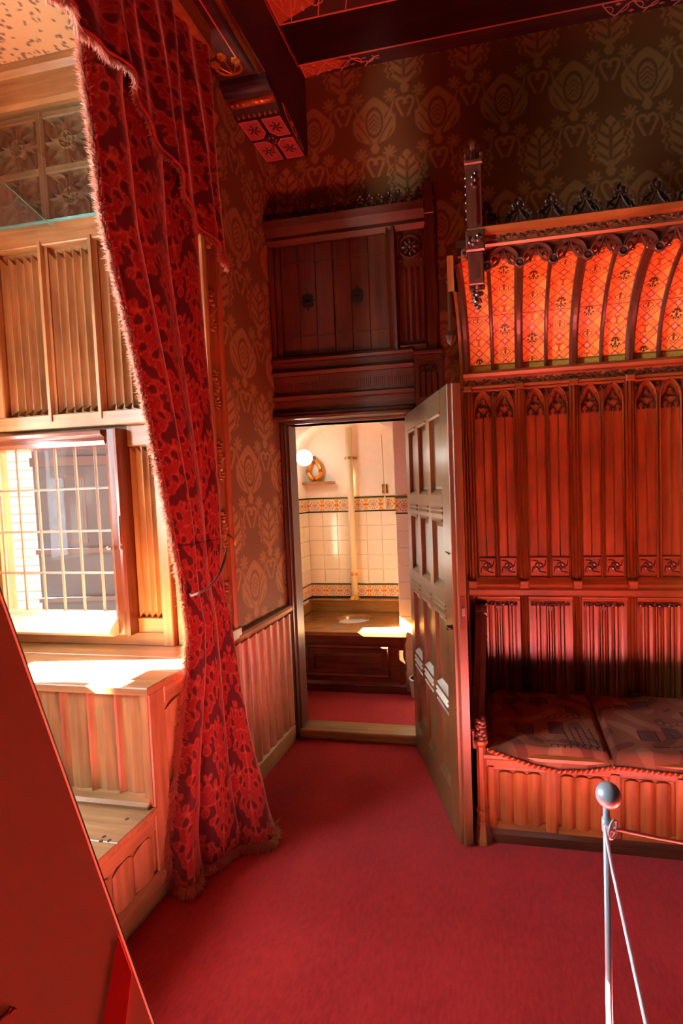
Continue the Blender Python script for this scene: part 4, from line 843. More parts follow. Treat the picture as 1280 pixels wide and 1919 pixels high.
for k in range(5): m.blob((px+0.006*(-1)**k, 2.90+0.015*k, pn_+0.04), (0.010-0.0012*k, 0.01, 0.008))
for sx in (-1, 1):
    for k in range(6): m.blob((px+sx*0.036, 2.78+0.035*k, pn_+0.02), (0.006, 0.008, 0.008))
obj('crockets', m, 'oak_carved', pin)['kind'] = 'stuff'
m = MB(fk); m.box(px-0.04, px+0.04, 3.0, 3.02, pn_-0.04, pn_+0.04, 0.005)
for sx in (-1, 1):
    for sn in (-1, 1): m.lathe((px+sx*0.033, 3.02, pn_+sn*0.033), [(0.007, 0), (0.005, 0.015), (0.007, 0.022), (0.001, 0.03)], 6)
m.lathe((px, 3.02, pn_), [(0.03, 0), (0.018, 0.02), (0.012, 0.05), (0.009, 0.06), (0.016, 0.068), (0.017, 0.082), (0.012, 0.092), (0.006, 0.1)], 8); obj('finial', m, 'oak_carved', pin)
m = MB(fk); m.poly([(px-0.016, 2.515), (px+0.016, 2.515), (px+0.016, 2.575), (px, 2.60), (px-0.016, 2.575)], pn_+0.033, pn_+0.036); obj('niche', m, 'oak_carved', pin)
m = MB(fk)
for k in range(14): m.blob((px+rng.uniform(-0.03, 0.03), 2.665+rng.uniform(-0.02, 0.03), pn_+0.046), (0.01, 0.008, 0.007), rng.uniform(0, 3))
obj('leaf_carving', m, 'oak_carved', pin); m = MB(fk)
for k in range(12): a = k*pi/6; m.blob((px-0.046+0.014*cos(a), 2.64+0.014*sin(a), pn_+0.01), (0.008, 0.008, 0.012))
obj('side_rosette', m, 'oak_carved', pin); m = MB(fk)
for k in range(16): m.blob((px+0.024*cos(k*1.3)*(1-k/22), 2.49-0.006*k, pn_+0.022*sin(k*1.3)*(1-k/22)), (0.013-0.0004*k, 0.012, 0.013-0.0004*k), k)
obj('leaf_corbel', m, 'oak_carved', pin)
ts = np.linspace(0, pi/2, 12); n_, z_ = cove(ts); Pr = [(YBK+0.04, 2.15), (YBK-0.03, 2.15)]+[(YBK-a, b_) for a, b_ in zip(n_, z_)]+[(YBK-NC+0.04, 2.50), (YBK-NC+0.03, 2.64), (YBK+0.04, 2.70)]
m = MB(FL(S0-0.01)); m.poly(Pr, -0.03, 0.0); obj('canopy_end', m, 'oak_settle_Z', st)
m = MB(fk); m.box(S0-0.04, S0-0.012, 0.0, 2.66, -0.06, 0.0, 0.004); obj('end_post', m, 'oak_settle_Z', st)
m = MB(fk); m.lathe((S0-0.05, 2.30, 0.35), [(0.001, 0.0), (0.02, 0.02), (0.026, 0.045), (0.012, 0.07), (0.01, 0.3), (0.016, 0.31)], 8); obj('side_pendant', m, 'oak_carved', st)
armp = np.concatenate([[(YBK, 0.42), (YBK, 0.90)], bez((YBK-0.05, 0.92), (YBK-0.16, 0.90), (YBK-0.22, 0.62), (2.20, 0.54)), [(2.12, 0.50), (2.12, 0.42)]])
m = MB(FL(-0.165)); m.poly([tuple(q) for q in armp], -0.02, 0.02); am = obj('arm_board', m, 'oak_dark_Z', st)
m = MB(FL(-0.165)); m.ribbon(armp[1:-1], 0.03, -0.028, 0.03); obj('arm_rail', m, 'oak_dark_Z', am)
m = MB(FL(-0.165)); m.ribbon(arc(YBK-0.06, 0.90, 0.035, 200, -100, 14), 0.016, -0.03, 0.034)
for k in range(10): m.blob((YBK-0.06-0.004*k, 0.90-0.014*k, 0.02), (0.014, 0.012, 0.014), k)
obj('arm_scroll', m, 'oak_carved', am)
pxx, pyy = -0.147, 2.115
m = MB(lambda p: np.stack([p[:, 0], p[:, 2], p[:, 1]], 1))
m.lathe((pxx, 0, pyy), [(0.042, 0.0), (0.042, 0.02), (0.030, 0.085), (0.033, 0.09), (0.033, 0.10), (0.025, 0.106), (0.025, 0.135), (0.032, 0.14), (0.032, 0.152), (0.024, 0.157), (0.022, 0.44), (0.03, 0.452), (0.034, 0.458), (0.034, 0.47), (0.026, 0.476)], 8); pt = obj('arm_post', m, 'oak_settle_Z', st)
m = MB(lambda p: np.stack([p[:, 0], p[:, 2], p[:, 1]], 1))
for k in range(22): t = k/21; a = k*2.4; m.blob((pxx+0.018*cos(a)*(1-0.4*t), 0.475+0.085*t, pyy+0.018*sin(a)*(1-0.4*t)), (0.014, 0.018, 0.014), a)
m.blob((pxx, 0.515, pyy), (0.02, 0.05, 0.02)); obj('leaf_finial', m, 'oak_carved', pt, True)
# seat box
YF = 2.118; ff = FB(YF); BX0 = -0.125
m = MB(); m.box(BX0, XR, YF+0.02, YBK+0.01, 0.0, 0.385); obj('seat_box', m, 'oak_settle_X', st)
m = MB(ff); m.prof_u([(0.385, -0.62), (0.385, 0.018), (0.395, 0.026), (0.408, 0.024), (0.415, 0.012), (0.415, -0.62)], BX0-0.01, XR); obj('seat_board', m, 'oak_settle_X', st)
m = MB(ff); m.prof_u([(0.0, -0.02), (0.0, 0.012), (0.04, 0.012), (0.068, -0.004), (0.068, -0.02)], BX0, XR); obj('plinth', m, 'oak_dark_X', st)
m = MB(ff); m.box(BX0, XR, 0.344, 0.386, -0.02, 0.004); obj('front_rail', m, 'oak_settle_X', st)
fx = [-0.086+0.268*k for k in range(7)]
for k in range(7):
    x0 = fx[k]; x1 = x0+0.216
    if x1 > XR: break
    m = MB(ff); m.box(x0, x1, 0.068, 0.35, -0.02, -0.016); m.linen(x0+0.014, x1-0.014, 0.08, 0.322, -0.016, 0.016, 3, 0.014, 'lobe', 10); q = obj('front_linenfold_panel', m, 'oak_settle_Z', st)
    m = MB(ff); m.prof_u([(0.328, -0.016), (0.33, -0.002), (0.337, 0.006), (0.346, 0.004), (0.346, -0.016)], x0-0.004, x1+0.004); obj('panel_bead', m, 'oak_settle_X', q)
    m = MB(ff); m.prof_u([(0.062, -0.016), (0.062, 0.006), (0.088, -0.012), (0.088, -0.016)], x0, x1); obj('panel_sill', m, 'oak_settle_X', q)
for k in range(7):
    x0 = (BX0 if k == 0 else fx[k-1]+0.216); x1 = fx[k] if k < 7 else XR
    if x1 > XR: break
    m = MB(ff); m.prof_v([(x0, -0.02), (x0, 0.0), (x0+0.008, 0.004), (x1-0.008, 0.004), (x1, 0.0), (x1, -0.02)], 0.062, 0.35); obj('front_stile', m, 'oak_settle_Z', st)

# ---- cushions
EZ = [0, 0.08, 0.25, 0.4, 0.6, 0.8, 1.0]
def cushion(x0, x1, seed, label, sag):
    r_ = np.random.default_rng(seed); nu, nv = 150, 190; us = np.linspace(x0, x1, nu); vs = np.linspace(0, 1, nv)
    U, V = np.meshgrid(us, vs); s_ = (U-x0)/(x1-x0); y = 2.70-V*(2.70-(YF-0.02)); over = np.clip((V-0.93)/0.07, 0, 1)
    z = 0.418+0.024*(np.clip(np.minimum(s_, 1-s_)/0.05, 0, 1)**0.5)+0.006*np.sin(V*9+seed)*np.sin(s_*7)+0.004*np.sin(s_*15+V*4)
    ez = np.interp(s_, EZ, sag); z = z*(1-over**1.4)+(ez+0.008)*over**1.4; y = y-over*0.014
    top = np.stack([U, y, z], -1); bot = top.copy(); bot[..., 2] = np.where(over > 0, z-0.012, 0.4145)
    mb = MB(); mb.grid(top); mb.grid(bot[:, ::-1])
    ring = [(0, j) for j in range(nu)]+[(i, nu-1) for i in range(1, nv)]+[(nv-1, j) for j in range(nu-2, -1, -1)]+[(i, 0) for i in range(nv-2, 0, -1)]
    base = nu*nv; f = []
    for a in range(len(ring)):
        (i, j), (k, l) = ring[a], ring[(a+1) % len(ring)]; f.append((i*nu+j, k*nu+l, base+k*nu+nu-1-l, base+i*nu+nu-1-j))
    mb.f += f
    base_c = np.array(lin((138, 84, 60))); col = np.tile(base_c, (nv, nu, 1)); X, Y = s_*0.53, V*0.6
    nz = np.sin(X*23+2*np.sin(Y*17+seed))*np.sin(Y*19+1.5*np.sin(X*21)); col[nz > 0.45] = lin((156, 104, 76)); col[nz < -0.6] = lin((112, 62, 48))
    dark = np.array(lin((48, 34, 34))); mid = np.array(lin((104, 66, 62)))
    for (bx_, by, bw, bh) in ((0.17, 0.42, 0.08, 0.09), (0.30, 0.38, 0.07, 0.1), (0.12, 0.12, 0.07, 0.05), (0.24, 0.10, 0.09, 0.07), (0.42, 0.2, 0.05, 0.08)):
        bx_ += r_.uniform(-0.02, 0.02); ins = (np.abs(X-bx_) < bw/2) & (np.abs(Y-by) < bh/2); col[ins] = mid
        ln = ins & (((np.abs(X-bx_) > bw/2-0.003) | (np.abs(Y-by) > bh/2-0.003)) | (np.abs(((X-bx_)/0.014) % 1-0.5) < 0.14) & (np.abs(((Y-by)/0.022) % 1-0.5) > 0.2)); col[ln] = dark
    for k in range(9): cx, cy = 0.30+0.028*k-0.0*seed, 0.545+0.008*sin(k); rr = np.hypot(X-cx, (Y-cy)*1.0); col[(np.abs(rr-0.015) < 0.0028) & (Y < cy+0.01)] = dark
    for k in range(7): cx, cy = 0.28+0.03*k, 0.28+0.01*sin(2*k); rr = np.hypot((X-cx)*0.8, Y-cy); col[np.abs(rr-0.014) < 0.002] = lin((92, 60, 54)); col[rr < 0.009] = lin((150, 112, 92))
    for k in range(5):
        xx = 0.36+0.03*k; col[(np.abs(X-xx-0.15*(Y-0.45)) < 0.003) & (Y > 0.38) & (Y < 0.54)] = dark
    col[(np.abs(Y-0.50-0.12*np.abs(X-0.3)) < 0.0026) & (np.abs(X-0.3) < 0.12)] = dark
    ed = (np.minimum(s_, 1-s_) < 0.012); col[ed] = lin((120, 62, 44))
    c = col.reshape(-1, 3); mb.cols = np.concatenate([c, c.reshape(nv, nu, 3)[:, ::-1].reshape(-1, 3)])
    t = thing('seat_cushion', label, 'cushion', ((x0+x1)/2, 2.4, 0.415), 'tapestry cushions on the settle'); obj('cover', mb, 'tapestry', t, True)
    us2 = np.linspace(x0, x1, 200); sg = (us2-x0)/(x1-x0); zz = np.interp(sg, EZ, sag); yy = np.full_like(us2, YF-0.038)
    for q in range(2):
        ph = us2/0.022*2*pi+q*pi; m = MB(); m.tube(np.stack([us2, yy-0.004*np.cos(ph), zz+0.004*np.sin(ph)], 1), 0.0046, 6); o = obj('rope_trim', m, ('braid_red', 'gilt_cord')[q], t, True)
    return t
plain('gilt_cord', lin((206, 120, 60)), 0.7)
cushion(-0.118, 0.405, 1, 'worn red tapestry seat cushion lying against the settle arm post', [0.44, 0.428, 0.40, 0.378, 0.363, 0.372, 0.395])
cushion(0.412, 0.945, 4, 'red tapestry seat cushion in the middle of the settle seat', [0.395, 0.396, 0.39, 0.385, 0.38, 0.375, 0.37])
cushion(0.952, 1.48, 7, 'red tapestry seat cushion at the end of the settle away from the door', [0.37, 0.372, 0.38, 0.385, 0.39, 0.395, 0.4])

# ================================================================== CURTAIN
def velvet_cols(u, v):
    u = u+0.02*np.sin(v*9+1.0)+0.012*np.sin(u*31); v2 = v+0.02*np.sin(u*17)
    pw, ph = 0.27, 0.50
    x = ((u+(np.floor(v2/ph) % 2)*pw/2)/pw % 1-0.5)*pw; y = (v2/ph % 1-0.5)*ph; ax = np.abs(x)
    g = np.cos(2*pi*ax/pw*1.5+1.6*np.sin(2*pi*y/ph*2))+0.8*np.sin(2*pi*y/ph*2.0+11*ax)+0.7*np.sin(y*74-ax*66)+0.5*np.sin(ax*120+y*52)+0.35*np.sin(y*130+ax*90)
    g2 = np.sin(y*88+ax*120+2.4*np.sin(y*27))
    pile = 1/(1+np.exp(-g*4)); vein = 0.8*np.exp(-(g/0.22)**2)+0.5*np.exp(-(g2/0.16)**2)*(g > 0.05)
    rib = np.exp(-(x/0.005)**2)*(np.abs(y) < 0.2)
    c = np.array(lin((70, 11, 15)))*(1-pile[..., None])+np.array(lin((120, 22, 21)))*pile[..., None]
    k = np.clip(vein+0.6*rib, 0, 1)[..., None]*0.5
    return c*(1-k)+np.array(lin((196, 86, 56)))*k
def track(pts):                                     # pixel + plane X  ->  points ordered by height
    P = np.array([pX(x, y, X) for x, y, X in pts]); return P[np.argsort(P[:, 2])]
LP = track([(168, 20, -1.36), (165, 120, -1.36), (185, 260, -1.36), (200, 400, -1.36), (235, 550, -1.36), (270, 700, -1.36), (312, 900, -1.355), (348, 1085, -1.35), (360, 1180, -1.35), (354, 1280, -1.365), (343, 1380, -1.375), (331, 1480, -1.385), (320, 1575, -1.392)])
LP = np.concatenate([[[-1.395, 1.665, 0.012]], LP])
RP = track([(352, 20, -1.335), (366, 200, -1.335), (372, 330, -1.335), (376, 450, -1.335), (389, 640, -1.335), (402, 800, -1.335), (413, 950, -1.335), (417, 1060, -1.33), (428, 1120, -1.325), (440, 1200, -1.315), (456, 1300, -1.27), (478, 1400, -1.21), (501, 1480, -1.16)])
RP = np.concatenate([[[-1.11, 2.03, 0.012]], RP])
nz, ns = 560, 170; zs = np.concatenate([np.linspace(0.014, 1.4, 260), np.linspace(1.4, 3.45, nz-260)]); ss = np.linspace(0, 1, ns)
def curtain_pt(z, s):
    L = np.array([np.interp(z, LP[:, 2], LP[:, k]) for k in (0, 1)]); R2 = np.array([np.interp(z, RP[:, 2], RP[:, k]) for k in (0, 1)])
    d = R2-L; nrm = np.stack([d[1], -d[0]]); nrm = nrm/np.maximum(np.linalg.norm(nrm, axis=0), 1e-6)
    a = 0.07+0.04*np.clip((0.95-z)/0.95, 0, 1)-0.025*np.exp(-((z-1.2)/0.18)**2)
    sw = s+0.03*np.sin(z*2.2+s*4); q = np.clip(sw, 0, 1)**0.92*3.0; f = np.abs(np.sin(pi*q))**0.55*(0.75+0.25*np.cos(q*1.7))
    f = f*(1-np.exp(-np.minimum(s, 1-s)*30))+0.25*np.sin(s*23+z*3)*0.12
    wv = 0.02*np.sin(z*16+s*9)*np.clip((0.35-z)/0.35, 0, 1)
    p = L+d*s+nrm*(a*f-0.02+wv); return np.stack([p[0], p[1], z])
Z_, S_ = np.meshgrid(zs, ss, indexing='ij'); G = curtain_pt(Z_.ravel(), S_.ravel()).T.reshape(nz, ns, 3)
ct = thing('velvet_curtain', 'red patterned velvet curtain tied back beside the window bay', 'curtain', (-1.3, 1.85, 0.0))
mb = MB(); mb.grid(G); col = velvet_cols(S_*0.85, Z_).reshape(-1, 3); mb.cols = col; cl = obj('drape', mb, 'velvet', ct, True)
md = cl.modifiers.new('thickness', 'SOLIDIFY'); md.thickness = 0.004
def fringe(pts, tang, out, n, length, parent, spread=0.35, mat='fringe_silk', lab='cut silk fringe'):
    m = MB(); V = []; Fc = []
    for i in range(n):
        t = rng.uniform(0, len(pts)-1.001); k = int(t); p = pts[k]*(1-t+k)+pts[k+1]*(t-k); o = out[k]+rng.normal(0, spread, 3); o /= np.linalg.norm(o)
        L = length*rng.uniform(0.65, 1.15); wd = 0.0016*rng.uniform(0.7, 1.3); tv = np.cross(o, rng.normal(0, 1, 3)); tv /= np.linalg.norm(tv)+1e-9
        mid = p+o*L*0.55+np.array([0, 0, -0.004]); e = p+o*L+np.array([0, 0, -0.012*rng.random()]); b0 = len(V)
        V += [p-tv*wd, p+tv*wd, mid+tv*wd, mid-tv*wd, e]; Fc += [(b0, b0+1, b0+2, b0+3), (b0+3, b0+2, b0+4)]
    m.add(V, Fc); o = obj('fringe', m, mat, parent); o['kind'] = 'stuff'; o['label'] = lab; return o
ez = np.linspace(0.05, 3.2, 220); E0 = curtain_pt(ez, np.zeros_like(ez)).T; out = np.tile(np.array([0.25, -1.0, -0.25]), (220, 1)); out[ez < 1.0] = (0.35, -0.9, -0.3)
fringe(E0, None, out, 12000, 0.038, ct)
m = MB(); m.tube(E0+np.array([0.004, 0.004, 0]), 0.007, 6); obj('braid', m, 'braid_red', ct, True)
hs = np.linspace(0, 1, 120); Hm = curtain_pt(np.full(120, 0.035), hs).T
fringe(Hm, None, np.tile(np.array([0.35, -0.35, -0.6]), (120, 1)), 3500, 0.04, ct, 0.4, 'fringe_silk', 'cut silk fringe')
# valance over the head of the curtain
vy = np.linspace(-0.74, 2.10, 520)
zl = np.interp(vy, [-0.74, 1.0, 1.215, 1.466, 1.56, 1.63, 1.76, 1.887, 2.0, 2.10], [3.12, 3.08, 3.05, 3.07, 3.04, 2.97, 2.86, 2.76, 2.69, 2.66])
tv_ = np.linspace(0, 1, 170); A, B = np.meshgrid(tv_, vy, indexing='ij'); ZL = np.broadcast_to(zl, A.shape)
Zv = ZL+(3.60-ZL)*A; Xv = -1.252+0.018*np.sin(B*26+0.6*np.sin(A*5))*(1-0.4*A)+0.012*np.sin(B*55+A*3)-0.03*A
vl = thing('curtain_valance', 'deep red velvet valance with fringed curved edge above the curtain', 'valance', (-1.3, 1.6, 3.6))
mb = MB(); mb.grid(np.stack([Xv, B, Zv], -1)); mb.cols = velvet_cols(B*1.0+0.3, Zv).reshape(-1, 3); vo = obj('cloth', mb, 'velvet', vl, True); md = vo.modifiers.new('thickness', 'SOLIDIFY'); md.thickness = 0.005
ev = np.stack([Xv[0], vy, zl], 1); od = np.zeros_like(ev); gr_ = np.gradient(zl, vy); od[:, 1] = gr_*0.9-0.1; od[:, 2] = -1; od[:, 0] = 0.1
kv = int(np.searchsorted(vy, 1.5)); fringe(ev[:kv], None, od[:kv], 5500, 0.032, vl); fringe(ev[kv-1:], None, od[kv-1:], 1800, 0.026, vl, 0.35, 'fringe_silk', 'cut silk fringe')
m = MB(); m.tube(ev+np.array([0.004, 0, 0.006]), 0.007, 6); obj('braid', m, 'braid_red', vl, True)
m = MB(FL(-1.30)); m.box(-0.7, 2.085, 3.585, 3.72, -0.05, 0.03, 0.006); m.prof_u([(3.585, 0.03), (3.585, 0.036), (3.60, 0.044), (3.615, 0.034), (3.62, 0.03)], -0.7, 2.085)
tag(obj('pelmet_board', m, 'oak_settle_X', None, False, (-1.3, 0.7, 3.6)), 'oak pelmet board carrying the red valance below the main beam', 'pelmet')
m = MB(); tb = [pX(425, 1028, -1.37), pX(420, 1052, -1.27), pX(413, 1072, -1.232), pX(402, 1090, -1.222), pX(388, 1103, -1.225), pX(374, 1111, -1.24), pX(360, 1116, -1.285), pX(356, 1112, -1.35)]
t_ = np.linspace(0, len(tb)-1, 40); tb = np.stack([np.interp(t_, range(len(tb)), np.array(tb)[:, k]) for k in range(3)], 1)
m.tube(tb, 0.0055, 8); tk = tag(obj('tieback_cord', m, 'cord_brown', None, True, tb[20]), 'brown cord tieback looped round the red curtain', 'tieback')
p = pX(423, 1000, XL); m = MB(FL(XL)); m.tube([(p[1], p[2], 0.0), (p[1], p[2]-0.03, 0.05), (p[1]-0.005, p[2]-0.06, 0.05)], 0.004, 8); obj('hook', m, 'brass', tk, True)

# ================================================================== TOILET ROOM
YT = 4.10; XT = -1.79; ft = FB(YT)
w_ = MB(); w_.box(XT-0.1, -0.9, YT, YT+0.1, 0, 2.9); wt = struct('wall_toilet_back', w_, 'plaster', 'cream plaster and tile back wall of the toilet', 'wall')
w_ = MB()
for (y0, y1, z0, z1) in ((D-0.04, 3.30, 0, 2.9), (3.49, YT+0.1, 0, 2.9), (3.30, 3.49, 0, 0.94), (3.30, 3.49, 1.35, 2.9)): w_.box(XT-0.1, XT, y0, y1, z0, z1)
wtl = struct('wall_toilet_left', w_, 'plaster', 'cream left wall of the toilet with a small window recess', 'wall')
for q in ((D-0.04, 3.30, 0, 2.9), (3.49, YT+0.1, 0, 2.9), (3.30, 3.49, 0, 0.94), (3.30, 3.49, 1.35, 2.9)): e_ = MB(); e_.box(XT-0.11, XT-0.1005, *q); obj('bounce_cut_facing', e_, 'house_brick', wtl)  # added outer skin, lowers the sun bounce onto the courtyard wing
PX0 = -0.835; w_ = MB(); w_.box(PX0, -0.1, 3.52, YT+0.1, 0, 2.9); w_.box(-0.2, -0.1, D+0.1, 3.52, 0, 2.9); wtr = struct('wall_toilet_right', w_, 'plaster', 'white pier and right wall of the toilet', 'wall')
c_ = MB(); c_.box(XT-0.1, -0.1, D+0.1, YT+0.1, 2.75, 2.85); struct('ceiling_toilet', c_, 'plaster', 'white plaster ceiling of the toilet', 'ceiling')
AXc, AR = (XT+PX0)/2, (PX0-XT)/2                   # vaulted recess over the seat
ar_ = arc(AXc, 1.92, AR, 0, 180, 30, 0.29); m = MB(FB(3.82))
m.poly([tuple(q) for q in ar_]+[(XT, 2.75), (PX0, 2.75)], -0.02, 0.0)
V = [(a, b_, 0) for a, b_ in ar_]+[(a, b_, -0.28) for a, b_ in ar_]; n_ = len(ar_); m.add(V, [(i, i+1, n_+i+1, n_+i) for i in range(n_-1)])
struct('wall_toilet_arch', m, 'plaster', 'white plaster arch vaulting over the toilet seat recess', 'wall')
def tilemesh(w, h, d=0.006): mb = MB(); mb.frustum(-w/2, w/2, -h/2, h/2, 0, d, 0.0025); return mb
def to_mesh(mb, fr, name, mat): mb.v = [fr(np.concatenate(mb.v))]; me = mb.mesh(name); me.materials.append(MATS[mat]); return me
RB = lambda p: np.stack([p[:, 0], -p[:, 2], p[:, 1]], 1); RL = lambda p: np.stack([p[:, 2], p[:, 0], p[:, 1]], 1)
TW, TH = 0.1365, 0.1305
meB = to_mesh(tilemesh(TW-0.003, TH-0.003), RB, 'tile', 'tile_glaze'); meL = to_mesh(tilemesh(TW-0.003, TH-0.003), RL, 'tile', 'tile_glaze')
def border(seed):
    n = 34; t = np.linspace(-0.5, 0.5, n); X, Y = np.meshgrid(t, t); mb = MB(); mb.grid(np.stack([X*(TW*0.98), Y*0.098, np.full_like(X, 0.007)], -1))
    c = np.tile(np.array(lin((232, 214, 172))), (n, n, 1)); xs_ = np.abs(X); r = np.hypot(X, Y*0.85); a = np.arctan2(Y, X)
    ring = (np.abs(r-0.31-0.02*np.cos(14*a)) < 0.035) & (np.cos(14*a) > -0.3); c[ring] = lin((120, 118, 140)); c[(r < 0.22+0.03*np.cos(8*a))] = lin((224, 176, 128)); c[(np.abs(r-0.15) < 0.025) & (np.cos(8*a) > 0)] = lin((204, 120, 80)); c[r < 0.06] = lin((190, 116, 66))
    side = (xs_ > 0.36); wv = np.abs(xs_-0.47+0.06*np.cos(Y*14)) < 0.07; c[side & wv] = lin((236, 158, 50)); c[side & (np.abs(np.abs(Y)-0.32) < 0.05) & (xs_ > 0.38)] = lin((220, 136, 44)); c[side & (np.abs(Y) < 0.07)] = lin((190, 100, 50))
    mb.cols = c.reshape(-1, 3); return mb
beB = to_mesh(border(0), RB, 'border_tile', 'glazed_print'); beL = to_mesh(border(0), RL, 'border_tile', 'glazed_print')
ncol = 6
def field(parent, me, be, pos, ncol, z0, rows, upper):   # pos(i) -> x,y of column centre
    for i in range(ncol):
        x, y = pos(i)
        for j in range(rows): piece('tile', me, parent, (x, y, z0+TH*(j+0.5)))
        for zz in ((0.712, 1.482) if upper else (1.482,)): piece('border_tile', be, parent, (x, y, zz))
x_ = XT+0.012
field(wt, meB, beB, lambda i: (XT+0.005+TW*(i+0.5), YT), 6, 0.775, 5, True); field(wt, meB, beB, lambda i: (XT+0.005+TW*(6+0.5)-0.0, YT), 1, 0.775, 5, True)
field(wtl, meL, beL, lambda i: (XT, YT-TW*(i+0.5)), 4, 0.775, 5, True)
field(wtr, meB, beB, lambda i: (PX0+TW*(i+0.5), 3.52), 3, 0.12, 10, False)
def strips(parent, mk):
    for zz in (0.655, 0.769, 1.425, 1.54): pass
for zz, mt_ in ((0.770, 'tile_dark'), (0.655, 'tile_dark'), (1.424, 'tile_dark'), (1.546, 'tile_dark'), (1.536, 'tile_green'), (0.762, 'tile_green')):
    m = MB(ft); m.box(XT, -0.9, zz-0.005, zz+0.005, 0, 0.009); obj('border_strip', m, mt_, wt)
    m = MB(FL(XT)); m.box(3.53, YT, zz-0.005, zz+0.005, 0, 0.009); obj('border_strip', m, mt_, wtl)
for zz, mt_ in ((1.424, 'tile_dark'), (1.546, 'tile_dark'), (1.536, 'tile_green')): m = MB(FB(3.52)); m.box(PX0, -0.2, zz-0.005, zz+0.005, 0, 0.009); obj('border_strip', m, mt_, wtr)
m = MB(FL(XT)); m.box(3.28, 3.54, 0.90, 0.93, -0.1, 0.05, 0.005); o = obj('window_sill', m, 'oak_pale_X', wtl)
m = MB(FL(XT)); m.box(3.52, 3.60, 1.55, 1.66, 0.0, 0.012); obj('ochre_patch', m, 'lid_wood', wtl)
# closet bench
YBn = 3.48; tb_ = thing('closet_bench', 'mahogany closet bench with round seat hole in the tiled toilet', 'toilet', (-1.25, 3.8, 0.055))
fq = FB(YBn); BXL, BXR = XT+0.003, PX0+0.06
m = MB(fq); m.box(BXL, BXR-0.02, 0.056, 0.50, -0.035, 0.0); obj('front', m, 'mahogany_X', tb_)
m = MB(fq); m.prof_u([(0.056, 0), (0.056, 0.016), (0.115, 0.016), (0.135, 0.0)], BXL, BXR-0.01); obj('skirting', m, 'mahogany_X', tb_)
a0, a1, z0, z1 = -1.575, -0.925, 0.185, 0.405
m = MB(fq)
m.frustum(a0, a1, z0, z1, 0.0, 0.002, 0.004); m.frustum(a0+0.05, a1-0.05, z0+0.045, z1-0.045, 0.002, 0.012, 0.02); pf = obj('raised_panel', m, 'mahogany_X', tb_)
m = MB(fq); m.ribbon([(a0, z0), (a1, z0), (a1, z1), (a0, z1)], 0.03, 0.0, 0.018, True); obj('panel_moulding', m, 'mahogany_X', pf)
# lid with an oval hole
BXF = BXR; BXR = PX0-0.002; hx, hy, ha, hb = -1.305, 3.83, 0.135, 0.125; n_ = 48; ang = np.linspace(0, 2*pi, n_, endpoint=False)
outer = []
for a in ang:
    cx_, sy_ = cos(a), sin(a); tx = ((BXR if cx_ > 0 else BXL)-hx)/cx_ if abs(cx_) > 1e-6 else 1e9; ty = ((YT-0.03 if sy_ > 0 else YBn-0.03)-hy)/sy_ if abs(sy_) > 1e-6 else 1e9; t = min(tx, ty); outer.append((hx+t*cx_, hy+t*sy_))
for (qx, qy) in ((BXL, YBn-0.03), (BXR, YBn-0.03), (BXL, YT-0.03), (BXR, YT-0.03)): k = int(np.argmin([np.hypot(o_[0]-qx, o_[1]-qy) for o_ in outer])); outer[k] = (qx, qy)
rings = [[(x, y, 0.50) for x, y in outer], [(x, y, 0.528) for x, y in outer], [(hx+ha*1.14*cos(a), hy+hb*1.14*sin(a), 0.53) for a in ang], [(hx+ha*cos(a), hy+hb*sin(a), 0.518) for a in ang], [(hx+ha*0.97*cos(a), hy+hb*0.97*sin(a), 0.495) for a in ang]]
m = MB(); m.add(np.concatenate(rings), [(r_*n_+i, r_*n_+(i+1) % n_, (r_+1)*n_+(i+1) % n_, (r_+1)*n_+i) for r_ in range(4) for i in range(n_)]); obj('seat_board', m, 'lid_wood', tb_)
m = MB(lambda p: np.stack([p[:, 0], p[:, 2], p[:, 1]], 1)); m.lathe((hx, 0, hy), [(0.06, 0.30), (0.10, 0.34), (0.125, 0.42), (0.135, 0.502), (0.128, 0.503), (0.118, 0.42), (0.09, 0.35), (0.03, 0.32)], 28); obj('bowl', m, 'porcelain', tb_, True)
m = MB(FB(YT-0.0)); m.box(XT+0.002, PX0-0.002, 0.50, 0.64, 0.001, 0.03); m.prof_u([(0.62, 0.001), (0.62, 0.06), (0.635, 0.07), (0.648, 0.06), (0.648, 0.001)], XT+0.002, PX0-0.002); obj('back_ledge', m, 'lid_wood', tb_)
m = MB(FL(XT)); m.box(3.5, YT, 0.53, 0.62, 0.0, 0.02, 0.004); obj('side_ledge', m, 'lid_wood', tb_)
BXR = BXF; m = MB(); m.box(PX0-0.004, BXR, YBn-0.03, 3.517, 0.50, 0.528); obj('seat_nosing', m, 'lid_wood', tb_)
ap = np.concatenate([[(BXR-0.02, 0.50), (BXR-0.005, 0.50)], bez((BXR-0.005, 0.47), (BXR-0.03, 0.40), (BXR-0.045, 0.36), (BXR-0.02, 0.30)), bez((BXR-0.02, 0.30), (BXR+0.005, 0.24), (BXR-0.03, 0.2), (BXR-0.03, 0.15)), [(BXR-0.03, 0.056), (BXR-0.06, 0.056), (BXR-0.06, 0.5)]])
m = MB(fq); m.poly([tuple(q) for q in ap], -0.03, 0.008); obj('scrolled_end', m, 'mahogany_Z', tb_)
